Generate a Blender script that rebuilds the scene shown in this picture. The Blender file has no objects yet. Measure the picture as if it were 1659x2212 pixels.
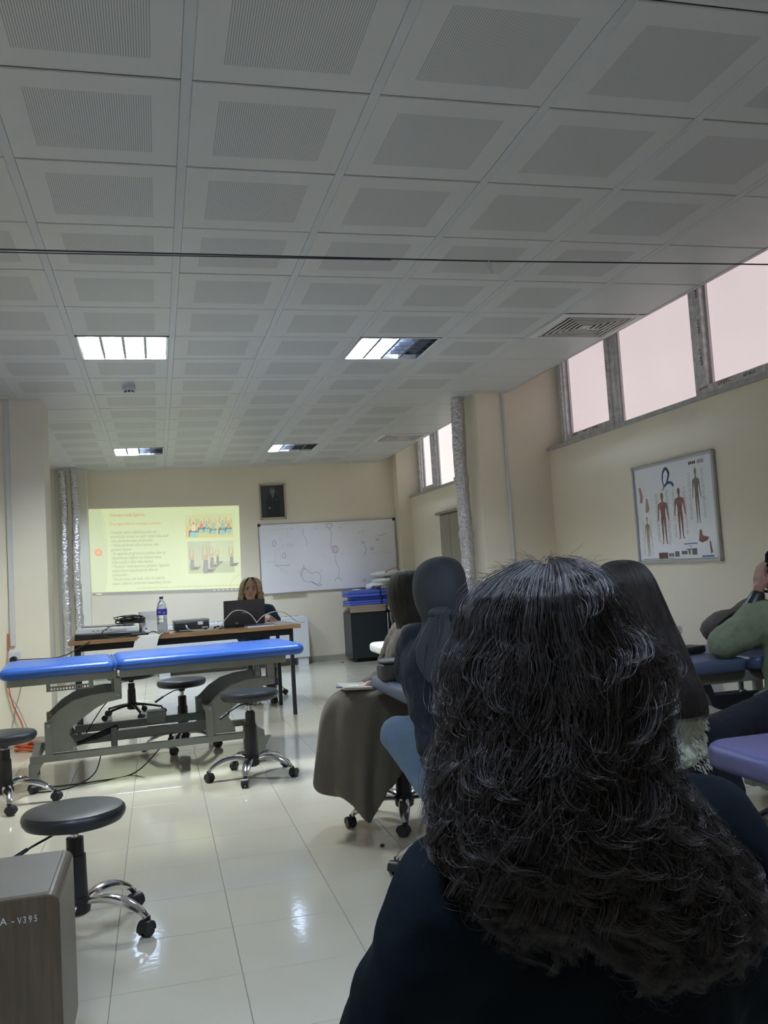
import bpy, bmesh, math, random
import numpy as np
from mathutils import Vector, Matrix, Euler, noise
C = bpy.context.scene.collection
PI = math.pi
random.seed(7)

# ------------------------------------------------------------------ camera
yaw, pitch, roll = math.radians(14.76335), math.radians(4.15465), math.radians(-3.5201)
fx, cx_off, cy_off = 1954.503, 18.415, -18.980          # pixels, for a 1659 x 2212 frame
cam = bpy.data.cameras.new('camera')
camo = bpy.data.objects.new('camera', cam); C.objects.link(camo)
fwd = Vector((math.sin(yaw)*math.cos(pitch), math.cos(yaw)*math.cos(pitch), math.sin(pitch)))
r0 = Vector((math.cos(yaw), -math.sin(yaw), 0)); u0 = r0.cross(fwd)
rt = math.cos(roll)*r0 + math.sin(roll)*u0
up = -math.sin(roll)*r0 + math.cos(roll)*u0
camo.matrix_world = Matrix((( rt.x, up.x, -fwd.x, -0.14925), (rt.y, up.y, -fwd.y, -2.7480), (rt.z, up.z, -fwd.z, 1.22277), (0, 0, 0, 1)))
cam.sensor_fit = 'VERTICAL'; cam.sensor_height = 36.0; cam.sensor_width = 27.0
cam.lens = fx*36.0/2212.0
cam.shift_x = -cx_off/2212.0; cam.shift_y = cy_off/2212.0
cam.clip_start = 0.05; cam.clip_end = 100
bpy.context.scene.camera = camo

# ------------------------------------------------------------------ world, exposure
EXPOSURE = 0.30
PANE = (1.0, 0.84, 0.87); PANE_E = .54
TUBE_E = 350.0
sc = bpy.context.scene
sc.view_settings.view_transform = 'Standard'
sc.view_settings.look = 'None'
sc.view_settings.gamma = 1.0
sc.view_settings.use_curve_mapping = False
sc.view_settings.exposure = EXPOSURE
w = bpy.data.worlds.new('world'); sc.world = w; w.use_nodes = True
w.node_tree.nodes['Background'].inputs[0].default_value = (0.75, 0.8, 0.9, 1)
w.node_tree.nodes['Background'].inputs[1].default_value = 0.6

CEIL = 2.766; FARY = 9.855; BACKY = -4.2; LEFTX = -1.8; WALLX = 3.39; WINX = 3.53; SLAB = 3.2

# ------------------------------------------------------------------ materials
MATS = {}
def mat(name, col, rough=0.5, metal=0.0, var=0.0, vscale=8.0, bump=0.0, bscale=60.0, emit=None, estr=0.0, coat=0.0, spec=0.5, trans=0.0, ior=1.45, sheen=0.0, bdist=0.01, stretch=None):
    if name in MATS: return MATS[name]
    m = bpy.data.materials.new(name); m.use_nodes = True
    nt = m.node_tree; b = nt.nodes['Principled BSDF']
    b.inputs['Base Color'].default_value = (*col, 1); b.inputs['Roughness'].default_value = rough
    b.inputs['Metallic'].default_value = metal; b.inputs['Specular IOR Level'].default_value = spec
    b.inputs['Coat Weight'].default_value = coat; b.inputs['IOR'].default_value = ior
    b.inputs['Transmission Weight'].default_value = trans; b.inputs['Sheen Weight'].default_value = sheen
    if emit: b.inputs['Emission Color'].default_value = (*emit, 1); b.inputs['Emission Strength'].default_value = estr
    if var or bump:
        tc = nt.nodes.new('ShaderNodeTexCoord'); mp = nt.nodes.new('ShaderNodeMapping')
        nt.links.new(tc.outputs['Object'], mp.inputs[0])
        if stretch: mp.inputs['Scale'].default_value = stretch
    if var:
        n = nt.nodes.new('ShaderNodeTexNoise'); n.inputs['Scale'].default_value = vscale; n.inputs['Detail'].default_value = 5
        nt.links.new(mp.outputs[0], n.inputs['Vector'])
        r = nt.nodes.new('ShaderNodeMapRange'); r.inputs[1].default_value = .3; r.inputs[2].default_value = .7
        r.inputs[3].default_value = 1-var; r.inputs[4].default_value = 1+var*.6
        nt.links.new(n.outputs['Fac'], r.inputs[0])
        mx = nt.nodes.new('ShaderNodeVectorMath'); mx.operation = 'SCALE'; mx.inputs[0].default_value = col
        nt.links.new(r.outputs[0], mx.inputs['Scale']); nt.links.new(mx.outputs[0], b.inputs['Base Color'])
    if bump:
        n2 = nt.nodes.new('ShaderNodeTexNoise'); n2.inputs['Scale'].default_value = bscale; n2.inputs['Detail'].default_value = 3
        nt.links.new(mp.outputs[0], n2.inputs['Vector'])
        bp = nt.nodes.new('ShaderNodeBump'); bp.inputs['Strength'].default_value = bump; bp.inputs['Distance'].default_value = bdist
        nt.links.new(n2.outputs['Fac'], bp.inputs['Height']); nt.links.new(bp.outputs[0], b.inputs['Normal'])
    MATS[name] = m; return m

def wall_mat(name, col):
    return mat(name, col, rough=.65, var=.05, vscale=1.3, bump=.25, bscale=90, bdist=.003)
M_WALL = wall_mat('wall_paint', (.80, .72, .57))
M_WALLL = wall_mat('wall_paint_left', (.80, .75, .62))
M_CEIL = mat('ceiling_metal', (.565, .57, .565), rough=.35, var=.03, vscale=3, metal=0)
M_SLAB = mat('plenum_slab', (.12, .12, .12), rough=.9)
M_GROUT = mat('grout', (.20, .19, .17), rough=.8)
M_CHROME = mat('chrome', (.75, .75, .76), rough=.12, metal=1, var=.05)
M_STEEL = mat('brushed_steel', (.45, .45, .46), rough=.3, metal=1)
M_BLACKP = mat('black_plastic', (.012, .012, .014), rough=.4, bump=.05)
M_BLACKV = mat('black_vinyl', (.022, .025, .028), rough=.36, bump=.12, bscale=300, bdist=.001)
M_BLACKM = mat('black_metal', (.014, .014, .018), rough=.4)
M_BLUEV = mat('blue_vinyl', (.028, .105, .41), rough=.33, bump=.1, bscale=250, bdist=.001, var=.06)
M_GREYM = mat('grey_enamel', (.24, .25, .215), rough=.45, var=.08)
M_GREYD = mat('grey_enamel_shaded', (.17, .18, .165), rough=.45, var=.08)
M_SLATEV = mat('slate_blue_vinyl', (.09, .12, .20), rough=.36, bump=.1, bscale=250, bdist=.001)
M_NAVYV = mat('navy_vinyl', (.035, .05, .13), rough=.4, bump=.1, bscale=250, bdist=.001)
M_VIOV = mat('violet_blue_vinyl', (.065, .065, .155), rough=.4, bump=.1, bscale=250, bdist=.001)
M_WHITEP = mat('white_plastic', (.62, .64, .66), rough=.4)
M_WHITEC = mat('white_sheet', (.70, .69, .67), rough=.8, bump=.4, bscale=25)
M_PAPER = mat('white_paper', (.74, .73, .70), rough=.8)
M_SKIN = mat('skin', (.42, .23, .16), rough=.5, var=.06)
M_SKIN2 = mat('skin_light', (.50, .28, .20), rough=.5, var=.06)

def wood_mat(name, c1, c2, axis='X', scale=3.0, rough=.4):
    m = bpy.data.materials.new(name); m.use_nodes = True; nt = m.node_tree; b = nt.nodes['Principled BSDF']
    tc = nt.nodes.new('ShaderNodeTexCoord'); mp = nt.nodes.new('ShaderNodeMapping')
    nt.links.new(tc.outputs['Object'], mp.inputs[0])
    mp.inputs['Scale'].default_value = {'X': (1, 14, 14), 'Y': (14, 1, 14), 'Z': (14, 14, 1)}[axis]
    n = nt.nodes.new('ShaderNodeTexNoise'); n.inputs['Scale'].default_value = scale; n.inputs['Detail'].default_value = 8; n.inputs['Distortion'].default_value = .6
    nt.links.new(mp.outputs[0], n.inputs['Vector'])
    cr = nt.nodes.new('ShaderNodeValToRGB'); cr.color_ramp.elements[0].color = (*c1, 1); cr.color_ramp.elements[1].color = (*c2, 1)
    cr.color_ramp.elements[0].position = .35; cr.color_ramp.elements[1].position = .65
    nt.links.new(n.outputs['Fac'], cr.inputs[0]); nt.links.new(cr.outputs[0], b.inputs['Base Color'])
    b.inputs['Roughness'].default_value = rough
    MATS[name] = m; return m
M_TABLE = wood_mat('table_veneer', (.15, .085, .042), (.24, .14, .07), 'X', 3, .3)
M_TEDGE = wood_mat('table_edge_wood', (.22, .12, .055), (.30, .17, .08), 'X', 3, .4)
M_CABW = wood_mat('cabinet_wood', (.050, .036, .021), (.074, .055, .034), 'Z', 5, .35)
M_CABT = mat('cabinet_top', (.19, .17, .14), rough=.35, var=.05)
M_DOORW = wood_mat('door_laminate', (.24, .21, .16), (.28, .25, .19), 'Z', 2, .5)

def ceiling_tile_mat():
    m = bpy.data.materials.new('perforated_tile'); m.use_nodes = True; nt = m.node_tree; b = nt.nodes['Principled BSDF']
    N = nt.nodes.new; L = nt.links.new
    tc = N('ShaderNodeTexCoord'); sp = N('ShaderNodeSeparateXYZ'); L(tc.outputs['Object'], sp.inputs[0])
    def mth(op, a, bb=None, c=None):
        n = N('ShaderNodeMath'); n.operation = op
        for i, v in enumerate((a, bb, c)):
            if v is None: continue
            if isinstance(v, (int, float)): n.inputs[i].default_value = v
            else: L(v, n.inputs[i])
        return n.outputs[0]
    def cell(s, p):
        f = mth('FRACT', mth('MULTIPLY', s, 1/p)); return mth('MULTIPLY', mth('SUBTRACT', f, .5), p)
    X, Y = sp.outputs[0], sp.outputs[1]
    dx, dy = cell(X, .0075), cell(Y, .0052)
    d = mth('SQRT', mth('ADD', mth('MULTIPLY', dx, dx), mth('MULTIPLY', dy, dy)))
    hole = mth('LESS_THAN', d, .0019)
    inside = mth('MULTIPLY', mth('LESS_THAN', mth('ABSOLUTE', X), .195), mth('LESS_THAN', mth('ABSOLUTE', Y), .195))
    f = mth('MULTIPLY', hole, inside)
    mx = N('ShaderNodeMix'); mx.data_type = 'RGBA'
    L(f, mx.inputs[0]); mx.inputs[6].default_value = (.565, .57, .565, 1); mx.inputs[7].default_value = (.20, .205, .21, 1)
    L(mx.outputs[2], b.inputs['Base Color']); b.inputs['Roughness'].default_value = .42
    return m
M_PERF = ceiling_tile_mat()

def floor_mat():
    m = bpy.data.materials.new('porcelain_tile'); m.use_nodes = True; nt = m.node_tree; b = nt.nodes['Principled BSDF']
    N = nt.nodes.new; L = nt.links.new
    g = N('ShaderNodeNewGeometry'); n = N('ShaderNodeTexNoise'); n.inputs['Scale'].default_value = 2.2; n.inputs['Detail'].default_value = 6
    L(g.outputs['Position'], n.inputs['Vector'])
    cr = N('ShaderNodeValToRGB'); cr.color_ramp.elements[0].color = (.50, .46, .36, 1); cr.color_ramp.elements[1].color = (.60, .56, .45, 1)
    L(n.outputs['Fac'], cr.inputs[0]); L(cr.outputs[0], b.inputs['Base Color'])
    b.inputs['Roughness'].default_value = .09; b.inputs['Specular IOR Level'].default_value = .6
    n2 = N('ShaderNodeTexNoise'); n2.inputs['Scale'].default_value = 45; n2.inputs['Detail'].default_value = 1
    L(g.outputs['Position'], n2.inputs['Vector'])
    bp = N('ShaderNodeBump'); bp.inputs['Strength'].default_value = .05; bp.inputs['Distance'].default_value = .004
    L(n2.outputs['Fac'], bp.inputs['Height']); L(bp.outputs[0], b.inputs['Normal'])
    return m
M_FLOOR = floor_mat()

# ------------------------------------------------------------------ mesh helpers
class MB:
    def __init__(s): s.v = []; s.f = []; s.m = []
    def add(s, vs, fs, mi=0):
        o = len(s.v); s.v += [tuple(v) for v in vs]; s.f += [tuple(i+o for i in f) for f in fs]; s.m += [mi]*len(fs); return s
    def box(s, x0, x1, y0, y1, z0, z1, mi=0):
        return s.add([(x0,y0,z0),(x1,y0,z0),(x1,y1,z0),(x0,y1,z0),(x0,y0,z1),(x1,y0,z1),(x1,y1,z1),(x0,y1,z1)],
            [(3,2,1,0),(4,5,6,7),(0,1,5,4),(1,2,6,5),(2,3,7,6),(3,0,4,7)], mi)
    def quad(s, a, b, c, d, mi=0): return s.add([a,b,c,d], [(0,1,2,3)], mi)
    def lathe(s, prof, n=24, c=(0,0,0), mi=0, axis='Z'):
        vs = []; fs = []
        for r, z in prof:
            for i in range(n):
                a = 2*PI*i/n
                p = (r*math.cos(a), r*math.sin(a), z)
                if axis == 'X': p = (p[2], p[0], p[1])
                if axis == 'Y': p = (p[0], p[2], p[1])
                vs.append((p[0]+c[0], p[1]+c[1], p[2]+c[2]))
        k = len(prof)
        for j in range(k-1):
            for i in range(n):
                a = j*n+i; b = j*n+(i+1) % n
                q = (a, b, b+n, a+n); fs.append(q[::-1] if axis == 'Y' else q)
        fs.append(tuple(range(n))[::-1] if axis != 'Y' else tuple(range(n)))
        top = tuple((k-1)*n+i for i in range(n)); fs.append(top if axis != 'Y' else top[::-1])
        return s.add(vs, fs, mi)
    def tube(s, pts, r, n=8, mi=0, flat=1.0, closed=False):
        P = [Vector(p) for p in pts]; R = r if isinstance(r, (list, tuple)) else [r]*len(P)
        vs = []; fs = []; prev = None
        for i, p in enumerate(P):
            t = (P[min(i+1, len(P)-1)] - P[max(i-1, 0)])
            if closed: t = P[(i+1) % len(P)] - P[i-1]
            t.normalize()
            if prev is None:
                ref = Vector((0,0,1)) if abs(t.z) < .9 else Vector((1,0,0))
                a = t.cross(ref).normalized()
            else:
                a = (prev - t*prev.dot(t)).normalized()
            prev = a; b = t.cross(a)
            for k in range(n):
                an = 2*PI*k/n
                vs.append(p + R[i]*(math.cos(an)*a + flat*math.sin(an)*b))
        m_ = len(P)
        for i in range(m_-1 if not closed else m_):
            for k in range(n):
                a0 = i*n+k; b0 = i*n+(k+1) % n; c0 = ((i+1) % m_)*n+(k+1) % n; d0 = ((i+1) % m_)*n+k
                fs.append((a0, b0, c0, d0))
        if not closed:
            fs.append(tuple(range(n))[::-1]); fs.append(tuple((m_-1)*n+i for i in range(n)))
        return s.add(vs, fs, mi)
    def cyl(s, a, b, r, r2=None, n=16, mi=0): return s.tube([a, b], [r, r if r2 is None else r2], n, mi)
    def prism(s, poly, y0, y1, mi=0):                     # outline in x,z extruded along y
        n = len(poly)
        vs = [(x, y0, z) for x, z in poly]+[(x, y1, z) for x, z in poly]
        fs = [tuple(range(n)), tuple(range(n, 2*n))[::-1]]+[(i, i+n, (i+1) % n+n, (i+1) % n) for i in range(n)]
        return s.add(vs, fs, mi)
    def rings(s, rr, cap=True, mi=0):
        n = len(rr[0]); vs = [p for r in rr for p in r]; fs = []
        for j in range(len(rr)-1):
            for i in range(n):
                fs.append((j*n+i, j*n+(i+1) % n, (j+1)*n+(i+1) % n, (j+1)*n+i))
        if cap: fs.append(tuple(range(n))[::-1]); fs.append(tuple((len(rr)-1)*n+i for i in range(n)))
        return s.add(vs, fs, mi)
    def ell(s, c, r, n=16, m=10, rot=None, mi=0):
        rr = []
        Rm = Euler(rot).to_matrix() if rot else None
        for j in range(m+1):
            ph = -PI/2+PI*(j+.001 if j == 0 else (j-.001 if j == m else j))/m
            ring = []
            for i in range(n):
                a = 2*PI*i/n
                v = Vector((r[0]*math.cos(ph)*math.cos(a), r[1]*math.cos(ph)*math.sin(a), r[2]*math.sin(ph)))
                if Rm: v = Rm @ v
                ring.append((v.x+c[0], v.y+c[1], v.z+c[2]))
            rr.append(ring)
        return s.rings(rr, True, mi)
    def cap(s, a, b, ra, rb=None, n=14):                  # tapered capsule
        a = Vector(a); b = Vector(b); rb = ra if rb is None else rb
        d = (b-a); L = d.length; d = d.normalized() if L > 1e-6 else Vector((0,0,1))
        pts = []; R = []
        for k in range(5):
            t = PI/2*k/5; pts.append(a-d*ra*math.cos(t)); R.append(max(ra*math.sin(t), ra*.04))
        pts.append(a); R.append(ra); pts.append(b); R.append(rb)
        for k in range(1, 6):
            t = PI/2*k/5; pts.append(b+d*rb*math.sin(t)); R.append(max(rb*math.cos(t), rb*.04))
        return s.tube(pts, R, n)
    def build(s, name, mt, parent=None, smooth=True, bevel=0, bseg=2, angle=35):
        me = bpy.data.meshes.new(name); me.from_pydata(s.v, [], s.f)
        for m_ in (mt if isinstance(mt, (list, tuple)) else [mt]): me.materials.append(m_)
        if isinstance(mt, (list, tuple)): me.polygons.foreach_set('material_index', s.m)
        me.update()
        if smooth:
            me.shade_smooth()
            try: me.set_sharp_from_angle(angle=math.radians(angle))
            except Exception: pass
        o = bpy.data.objects.new(name, me); C.objects.link(o)
        if parent: o.parent = parent
        if bevel:
            b = o.modifiers.new('bevel', 'BEVEL'); b.width = bevel; b.segments = bseg; b.limit_method = 'ANGLE'; b.angle_limit = math.radians(40)
        return o

def tag(o, label=None, cat=None, group=None, kind=None):
    if label: o['label'] = label
    if cat: o['category'] = cat
    if group: o['group'] = group
    if kind: o['kind'] = kind
    return o
def thing(name, label, cat, loc=(0,0,0), rz=0, group=None):
    o = bpy.data.objects.new(name, None); C.objects.link(o); o.empty_display_size = .1
    o.location = loc; o.rotation_euler = (0, 0, rz)
    return tag(o, label, cat, group)
def copy_tree(o, parent=None):
    c = o.copy(); C.objects.link(c); c.parent = parent
    for ch in o.children: copy_tree(ch, c)
    return c
def struct(name, mb, m, **k):
    o = mb.build(name, m, **k); o['kind'] = 'structure'; return o
def inst(name, me, parent, loc, rot=None):
    o = bpy.data.objects.new(name, me); C.objects.link(o); o.parent = parent; o.location = loc
    if rot: o.rotation_euler = rot
    return o
def text(name, s, size, mt, parent, loc, rot, ext=0.0004, align='LEFT', sx=1.0):
    cu = bpy.data.curves.new(name, 'FONT'); cu.body = s; cu.size = size; cu.extrude = ext; cu.align_x = align
    cu.materials.append(mt)
    o = bpy.data.objects.new(name, cu); C.objects.link(o); o.parent = parent; o.location = loc; o.rotation_euler = rot
    o.scale = (sx, 1, 1)
    TEXTS.append(o)
    return o
TEXTS = []
def bake_text():
    bpy.context.view_layer.update()
    dg = bpy.context.evaluated_depsgraph_get()
    for o in TEXTS:
        me = bpy.data.meshes.new_from_object(o.evaluated_get(dg), depsgraph=dg)
        n = o.name; par = o.parent; mw = o.matrix_basis.copy()
        bpy.data.objects.remove(o)
        q = bpy.data.objects.new(n, me); C.objects.link(q); q.parent = par; q.matrix_basis = mw

def rbox(L, D, z0, z1, r, er, n=6, x0=0, y0=0, crown=0.0, nx=0):
    """padded cushion: rounded plan corners r and rolled edges er; returns MB with origin at the corner"""
    mb = MB(); rr = []
    def ring(inset, z):
        pts = []
        rad = max(r-inset, .004)
        for (cx, cy, a0) in ((L-r, D-r, 0), (r, D-r, PI/2), (r, r, PI), (L-r, r, 1.5*PI)):
            for k in range(n+1):
                a = a0+PI/2*k/n
                pts.append((x0+cx+rad*math.cos(a) if True else 0, y0+cy+rad*math.sin(a), z))
        return pts
    prof = []
    prof.append((er*.9, z0)); 
    h = z1-z0; e2 = min(er, h/2)
    for k in range(5):
        t = PI/2*k/4; prof.append((e2*(1-math.sin(t))*.9, z0+e2*(1-math.cos(t))))
    for k in range(5):
        t = PI/2*k/4; prof.append((er*(1-math.cos(t)), z1-e2*(1-math.sin(t))))
    for k in (.35, .6, .85):
        prof.append((er+ (min(L, D)/2-er)*k*.9, z1+crown*(1-(1-k)**2)))
    for ins, z in prof:
        pts = []
        rad = r-ins
        if rad < .003:
            dd = .003-rad; rad = .003
        else: dd = 0
        for (cx, cy, a0, sx, sy) in ((L-r, D-r, 0, -1, -1), (r, D-r, PI/2, 1, -1), (r, r, PI, 1, 1), (L-r, r, 1.5*PI, -1, 1)):
            for k in range(n+1):
                a = a0+PI/2*k/n
                pts.append((x0+cx+sx*dd+rad*math.cos(a), y0+cy+sy*dd+rad*math.sin(a), z))
        rr.append(pts)
    mb.rings(rr); return mb

def blob(name, mb, mt, parent=None, voxel=.012, smooth=4, disp=0, dscale=.08, disp2=0, d2scale=.03):
    o = mb.build(name, mt, parent)
    r = o.modifiers.new('remesh', 'REMESH'); r.mode = 'VOXEL'; r.voxel_size = voxel; r.use_smooth_shade = True
    s = o.modifiers.new('smooth', 'SMOOTH'); s.factor = .5; s.iterations = smooth
    for dd, ds in ((disp, dscale), (disp2, d2scale)):
        if dd:
            t = bpy.data.textures.new(name+'_folds', 'CLOUDS'); t.noise_scale = ds; t.noise_depth = 2
            d = o.modifiers.new('folds', 'DISPLACE'); d.texture = t; d.strength = dd; d.mid_level = .5; d.texture_coords = 'LOCAL'
    return o

# ================================================================== THE SETTING
# floor: slab with grout, then tiles
fl = MB().box(LEFTX-.3, WALLX+.5, BACKY-.3, FARY+.3, -.12, -.0016)
floor = struct('floor', fl, M_GROUT, smooth=False)
TS = .3936; TX0 = -.33698; TY0 = .20668
def tile_mesh(name, s, zt=0.0, g=.0012, ch=.0012, th=.004):
    h = s/2-g; a = h-ch
    mb = MB()
    rr = [[(-h,-h,zt-th),(h,-h,zt-th),(h,h,zt-th),(-h,h,zt-th)], [(-h,-h,zt-ch*.7),(h,-h,zt-ch*.7),(h,h,zt-ch*.7),(-h,h,zt-ch*.7)], [(-a,-a,zt),(a,-a,zt),(a,a,zt),(-a,a,zt)]]
    mb.rings(rr); return mb
tm = tile_mesh('floor_tile', TS)
def campix(p):
    d = Vector(p)-camo.matrix_world.translation; z = d.dot(fwd)
    if z <= .1: return None
    return (829.5+18.4+fx*d.dot(rt)/z, 1106-19-fx*d.dot(up)/z, z)
cells = []
for i in range(-5, 12):
    for j in range(-13, 26):
        x = TX0+(i+.5)*TS; y = TY0+(j+.5)*TS
        if x < LEFTX-.2 or x > WALLX+.15 or y < BACKY-.2 or y > FARY+.15: continue
        q = campix((x, y, 0)); vis = q and -150 < q[0] < 1810 and -200 < q[1] < 2450
        cells.append((0 if vis else 1, (q[2] if q else 99), x, y))
cells.sort()
tmm = None; rest = MB()
for k, (nv, d, x, y) in enumerate(cells):
    tilt = (random.uniform(-1, 1)*.0007, random.uniform(-1, 1)*.0007, 0)
    if k < 299 and not nv:
        if tmm is None:
            o = tm.build('floor_tile', M_FLOOR, floor, smooth=False); tmm = o.data; o.location = (x, y, 0); o.rotation_euler = tilt
        else: inst('floor_tile', tmm, floor, (x, y, 0), tilt)
    else:
        rest.add([(v[0]+x, v[1]+y, v[2]) for v in tm.v], tm.f)
ft = rest.build('far_floor_tiles', M_FLOOR, floor, smooth=False); ft['kind'] = 'stuff'

# walls
struct('wall_far', MB().box(LEFTX-.3, WALLX+.5, FARY, FARY+.2, 0, SLAB), M_WALL, smooth=False)
struct('wall_back', MB().box(LEFTX-.3, WALLX+.5, BACKY-.2, BACKY, 0, SLAB), M_WALL, smooth=False)
struct('wall_left', MB().box(LEFTX-.2, LEFTX, BACKY, FARY, 0, SLAB), M_WALL, smooth=False)
wr = MB().box(WALLX, WALLX+.4, BACKY, FARY, 0, 2.215)
for y0, y1 in ((BACKY, -3.9), (.18, .60), (4.90, 5.32), (9.64, FARY)): wr.box(WALLX, WALLX+.4, y0, y1, 2.215, SLAB)
for y0, y1 in ((-3.9, .18), (.60, 4.90), (5.32, 9.64)): wr.box(WALLX+.02, WALLX+.4, y0, y1, 3.12, SLAB)
struct('wall_right', wr, M_WALL, smooth=False)
struct('trim_1', MB().box(2.705, WALLX-.0002, 4.8995, 5.33, 0, SLAB), M_WALL, smooth=False)['label'] = 'beige square column on the window wall'
struct('trim_2', MB().box(LEFTX-.01, -1.0, 4.975, 5.39, 0, SLAB), M_WALLL, smooth=False)['label'] = 'beige square column at the left edge'
struct('trim_3', MB().box(3.205, WALLX-.0002, 9.6395, FARY+.01, 0, SLAB), M_WALL, smooth=False)['label'] = 'beige pilaster in the far right corner'
struct('trim_4', MB().box(LEFTX-.01, -1.0, 9.60, FARY+.01, 0, SLAB), M_WALLL, smooth=False)['label'] = 'beige pilaster in the far left corner'
# tiled skirting
M_SKIRT = mat('skirting_tile', (.40, .37, .31), rough=.2, var=.06)
def skirt(side, x0, y0, x1, y1, nx, ny):
    mb = MB(); L = math.hypot(x1-x0, y1-y0); n = max(1, round(L/TS)); dx, dy = (x1-x0)/L, (y1-y0)/L
    root = MB()
    x_, X_ = sorted((x0, x1+nx*.004)); y_, Y_ = sorted((y0, y1+ny*.004))
    root.box(x_, X_, y_, Y_, 0, .078)
    o = struct('baseboard_'+side, root, M_GROUT, smooth=False)
    for k in range(n):
        a = L*k/n+.001; b = L*(k+1)/n-.001
        p = (x0+dx*a, y0+dy*a); q = (x0+dx*b+nx*.010, y0+dy*b+ny*.010)
        xa, xb = sorted((p[0], q[0])); ya, yb = sorted((p[1], q[1]))
        t = MB().box(xa, xb, ya, yb, 0.0005, .08).build('skirting_tile', M_SKIRT, o, smooth=False)
    return o
skirt('far', -1.0, FARY-.0005, 3.2, FARY-.0005, 0, -1)
skirt('left', LEFTX+.1, 4.9745, -1.0, 4.9745, 0, -1)
skirt('right', WALLX-.0005, -1.0, WALLX-.0005, 4.88, -1, 0)

# suspended ceiling
ceil = struct('ceiling', MB().box(LEFTX-.2, WALLX+.4, BACKY-.2, FARY+.2, SLAB, SLAB+.15), M_SLAB, smooth=False)
G = .6
def ceil_tile(perf):
    hx, hy = .2832, .2955
    mb = MB()
    rr = [[(-hx,-hy,.006),(hx,-hy,.006),(hx,hy,.006),(-hx,hy,.006)], [(-hx,-hy,.003),(hx,-hy,.003),(hx,hy,.003),(-hx,hy,.003)],
          [(-hx+.003,-hy+.003,0),(hx-.003,-hy+.003,0),(hx-.003,hy-.003,0),(-hx+.003,hy-.003,0)]]
    mb.rings([r[::-1] for r in rr])
    return mb
tp = tsol = None
FIX = {(-1, 5): 'full', (2, 5): 'half', (-1, 13): 'half', (2, 13): 'third', (-1, -3): 'off', (2, -3): 'off'}
VENTS = {(4, 4), (4, 12)}
for i in range(-3, 5):
    for j in range(-7, 17):
        x = (i+.5)*G; y = (j+.5)*G
        if (i, j) in FIX or (i, j) in VENTS: continue
        solid = (i == 4) or (i == -2 and j in (8, 9)) or (i == -3 and j > 6) or (i==3 and j in (8,))
        yy = y
        if j == 16:
            s = ceil_tile(0); 
            o = MB().box(x-.281, x+.281, 9.603, FARY-.001, CEIL, CEIL+.02).build('ceiling_tile', M_CEIL, ceil, smooth=False); continue
        zz = CEIL+random.uniform(0, .0012)
        if solid:
            if tsol is None: o = ceil_tile(0).build('ceiling_tile', M_CEIL, ceil, smooth=False); tsol = o.data; o.location = (x, y, zz)
            else: inst('ceiling_tile', tsol, ceil, (x, y, zz))
        else:
            if tp is None: o = ceil_tile(1).build('ceiling_tile', M_PERF, ceil, smooth=False); tp = o.data; o.location = (x, y, zz)
            else: inst('ceiling_tile', tp, ceil, (x, y, zz))
M_CARR = mat('carrier_strip', (.53, .545, .565), rough=.35)
for i in range(-3, 5):
    x = i*G
    MB().box(x-.0167, x+.0167, BACKY, FARY-.001, CEIL+.0008, CEIL+.02).build('ceiling_strip', M_CARR, ceil, smooth=False)
et = MB().box(2.98, 3.004, BACKY, 9.63, CEIL-.002, CEIL+.001).box(3.0, 3.004, BACKY, 9.63, CEIL-.002, CEIL+.035)
struct('trim_5', et, M_CEIL, smooth=False)['label'] = 'white edge trim where the ceiling stops short of the windows'

# ------------------------------------------------------------------ windows
M_PANE = mat('frosted_pane', (.6, .5, .5), rough=.6, emit=PANE, estr=PANE_E)
def pane_mat(name, col, st):
    m = bpy.data.materials.new(name); m.use_nodes = True; nt = m.node_tree; b = nt.nodes['Principled BSDF']
    tc = nt.nodes.new('ShaderNodeTexCoord'); n = nt.nodes.new('ShaderNodeTexNoise'); n.inputs['Scale'].default_value = 2.0; n.inputs['Detail'].default_value = 8
    nt.links.new(tc.outputs['Object'], n.inputs['Vector'])
    cr = nt.nodes.new('ShaderNodeValToRGB'); cr.color_ramp.elements[0].color = (*[c*.9 for c in col], 1); cr.color_ramp.elements[1].color = (*col, 1)
    nt.links.new(n.outputs['Fac'], cr.inputs[0]); nt.links.new(cr.outputs[0], b.inputs['Emission Color'])
    b.inputs['Base Color'].default_value = (.5, .45, .45, 1); b.inputs['Emission Strength'].default_value = st; b.inputs['Roughness'].default_value = .3
    return m
M_PANE1 = pane_mat('frosted_pane_pink', PANE, PANE_E)
M_PANE2 = pane_mat('frosted_pane_white', (1.0, .93, .92), PANE_E*1.45)
M_FRAME = mat('film_wrapped_frame', (.85, .84, .85), rough=.4, var=.25, vscale=25, bump=.3, bscale=50)
M_FRAME2 = mat('white_gasket', (.62, .58, .60), rough=.4)
M_SILL = mat('marble_sill', (.42, .41, .39), rough=.35, var=.25, vscale=14)
M_RED = mat('red_print', (.30, .06, .05), rough=.6)
M_INK = mat('black_print', (.03, .03, .03), rough=.6)
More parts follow.
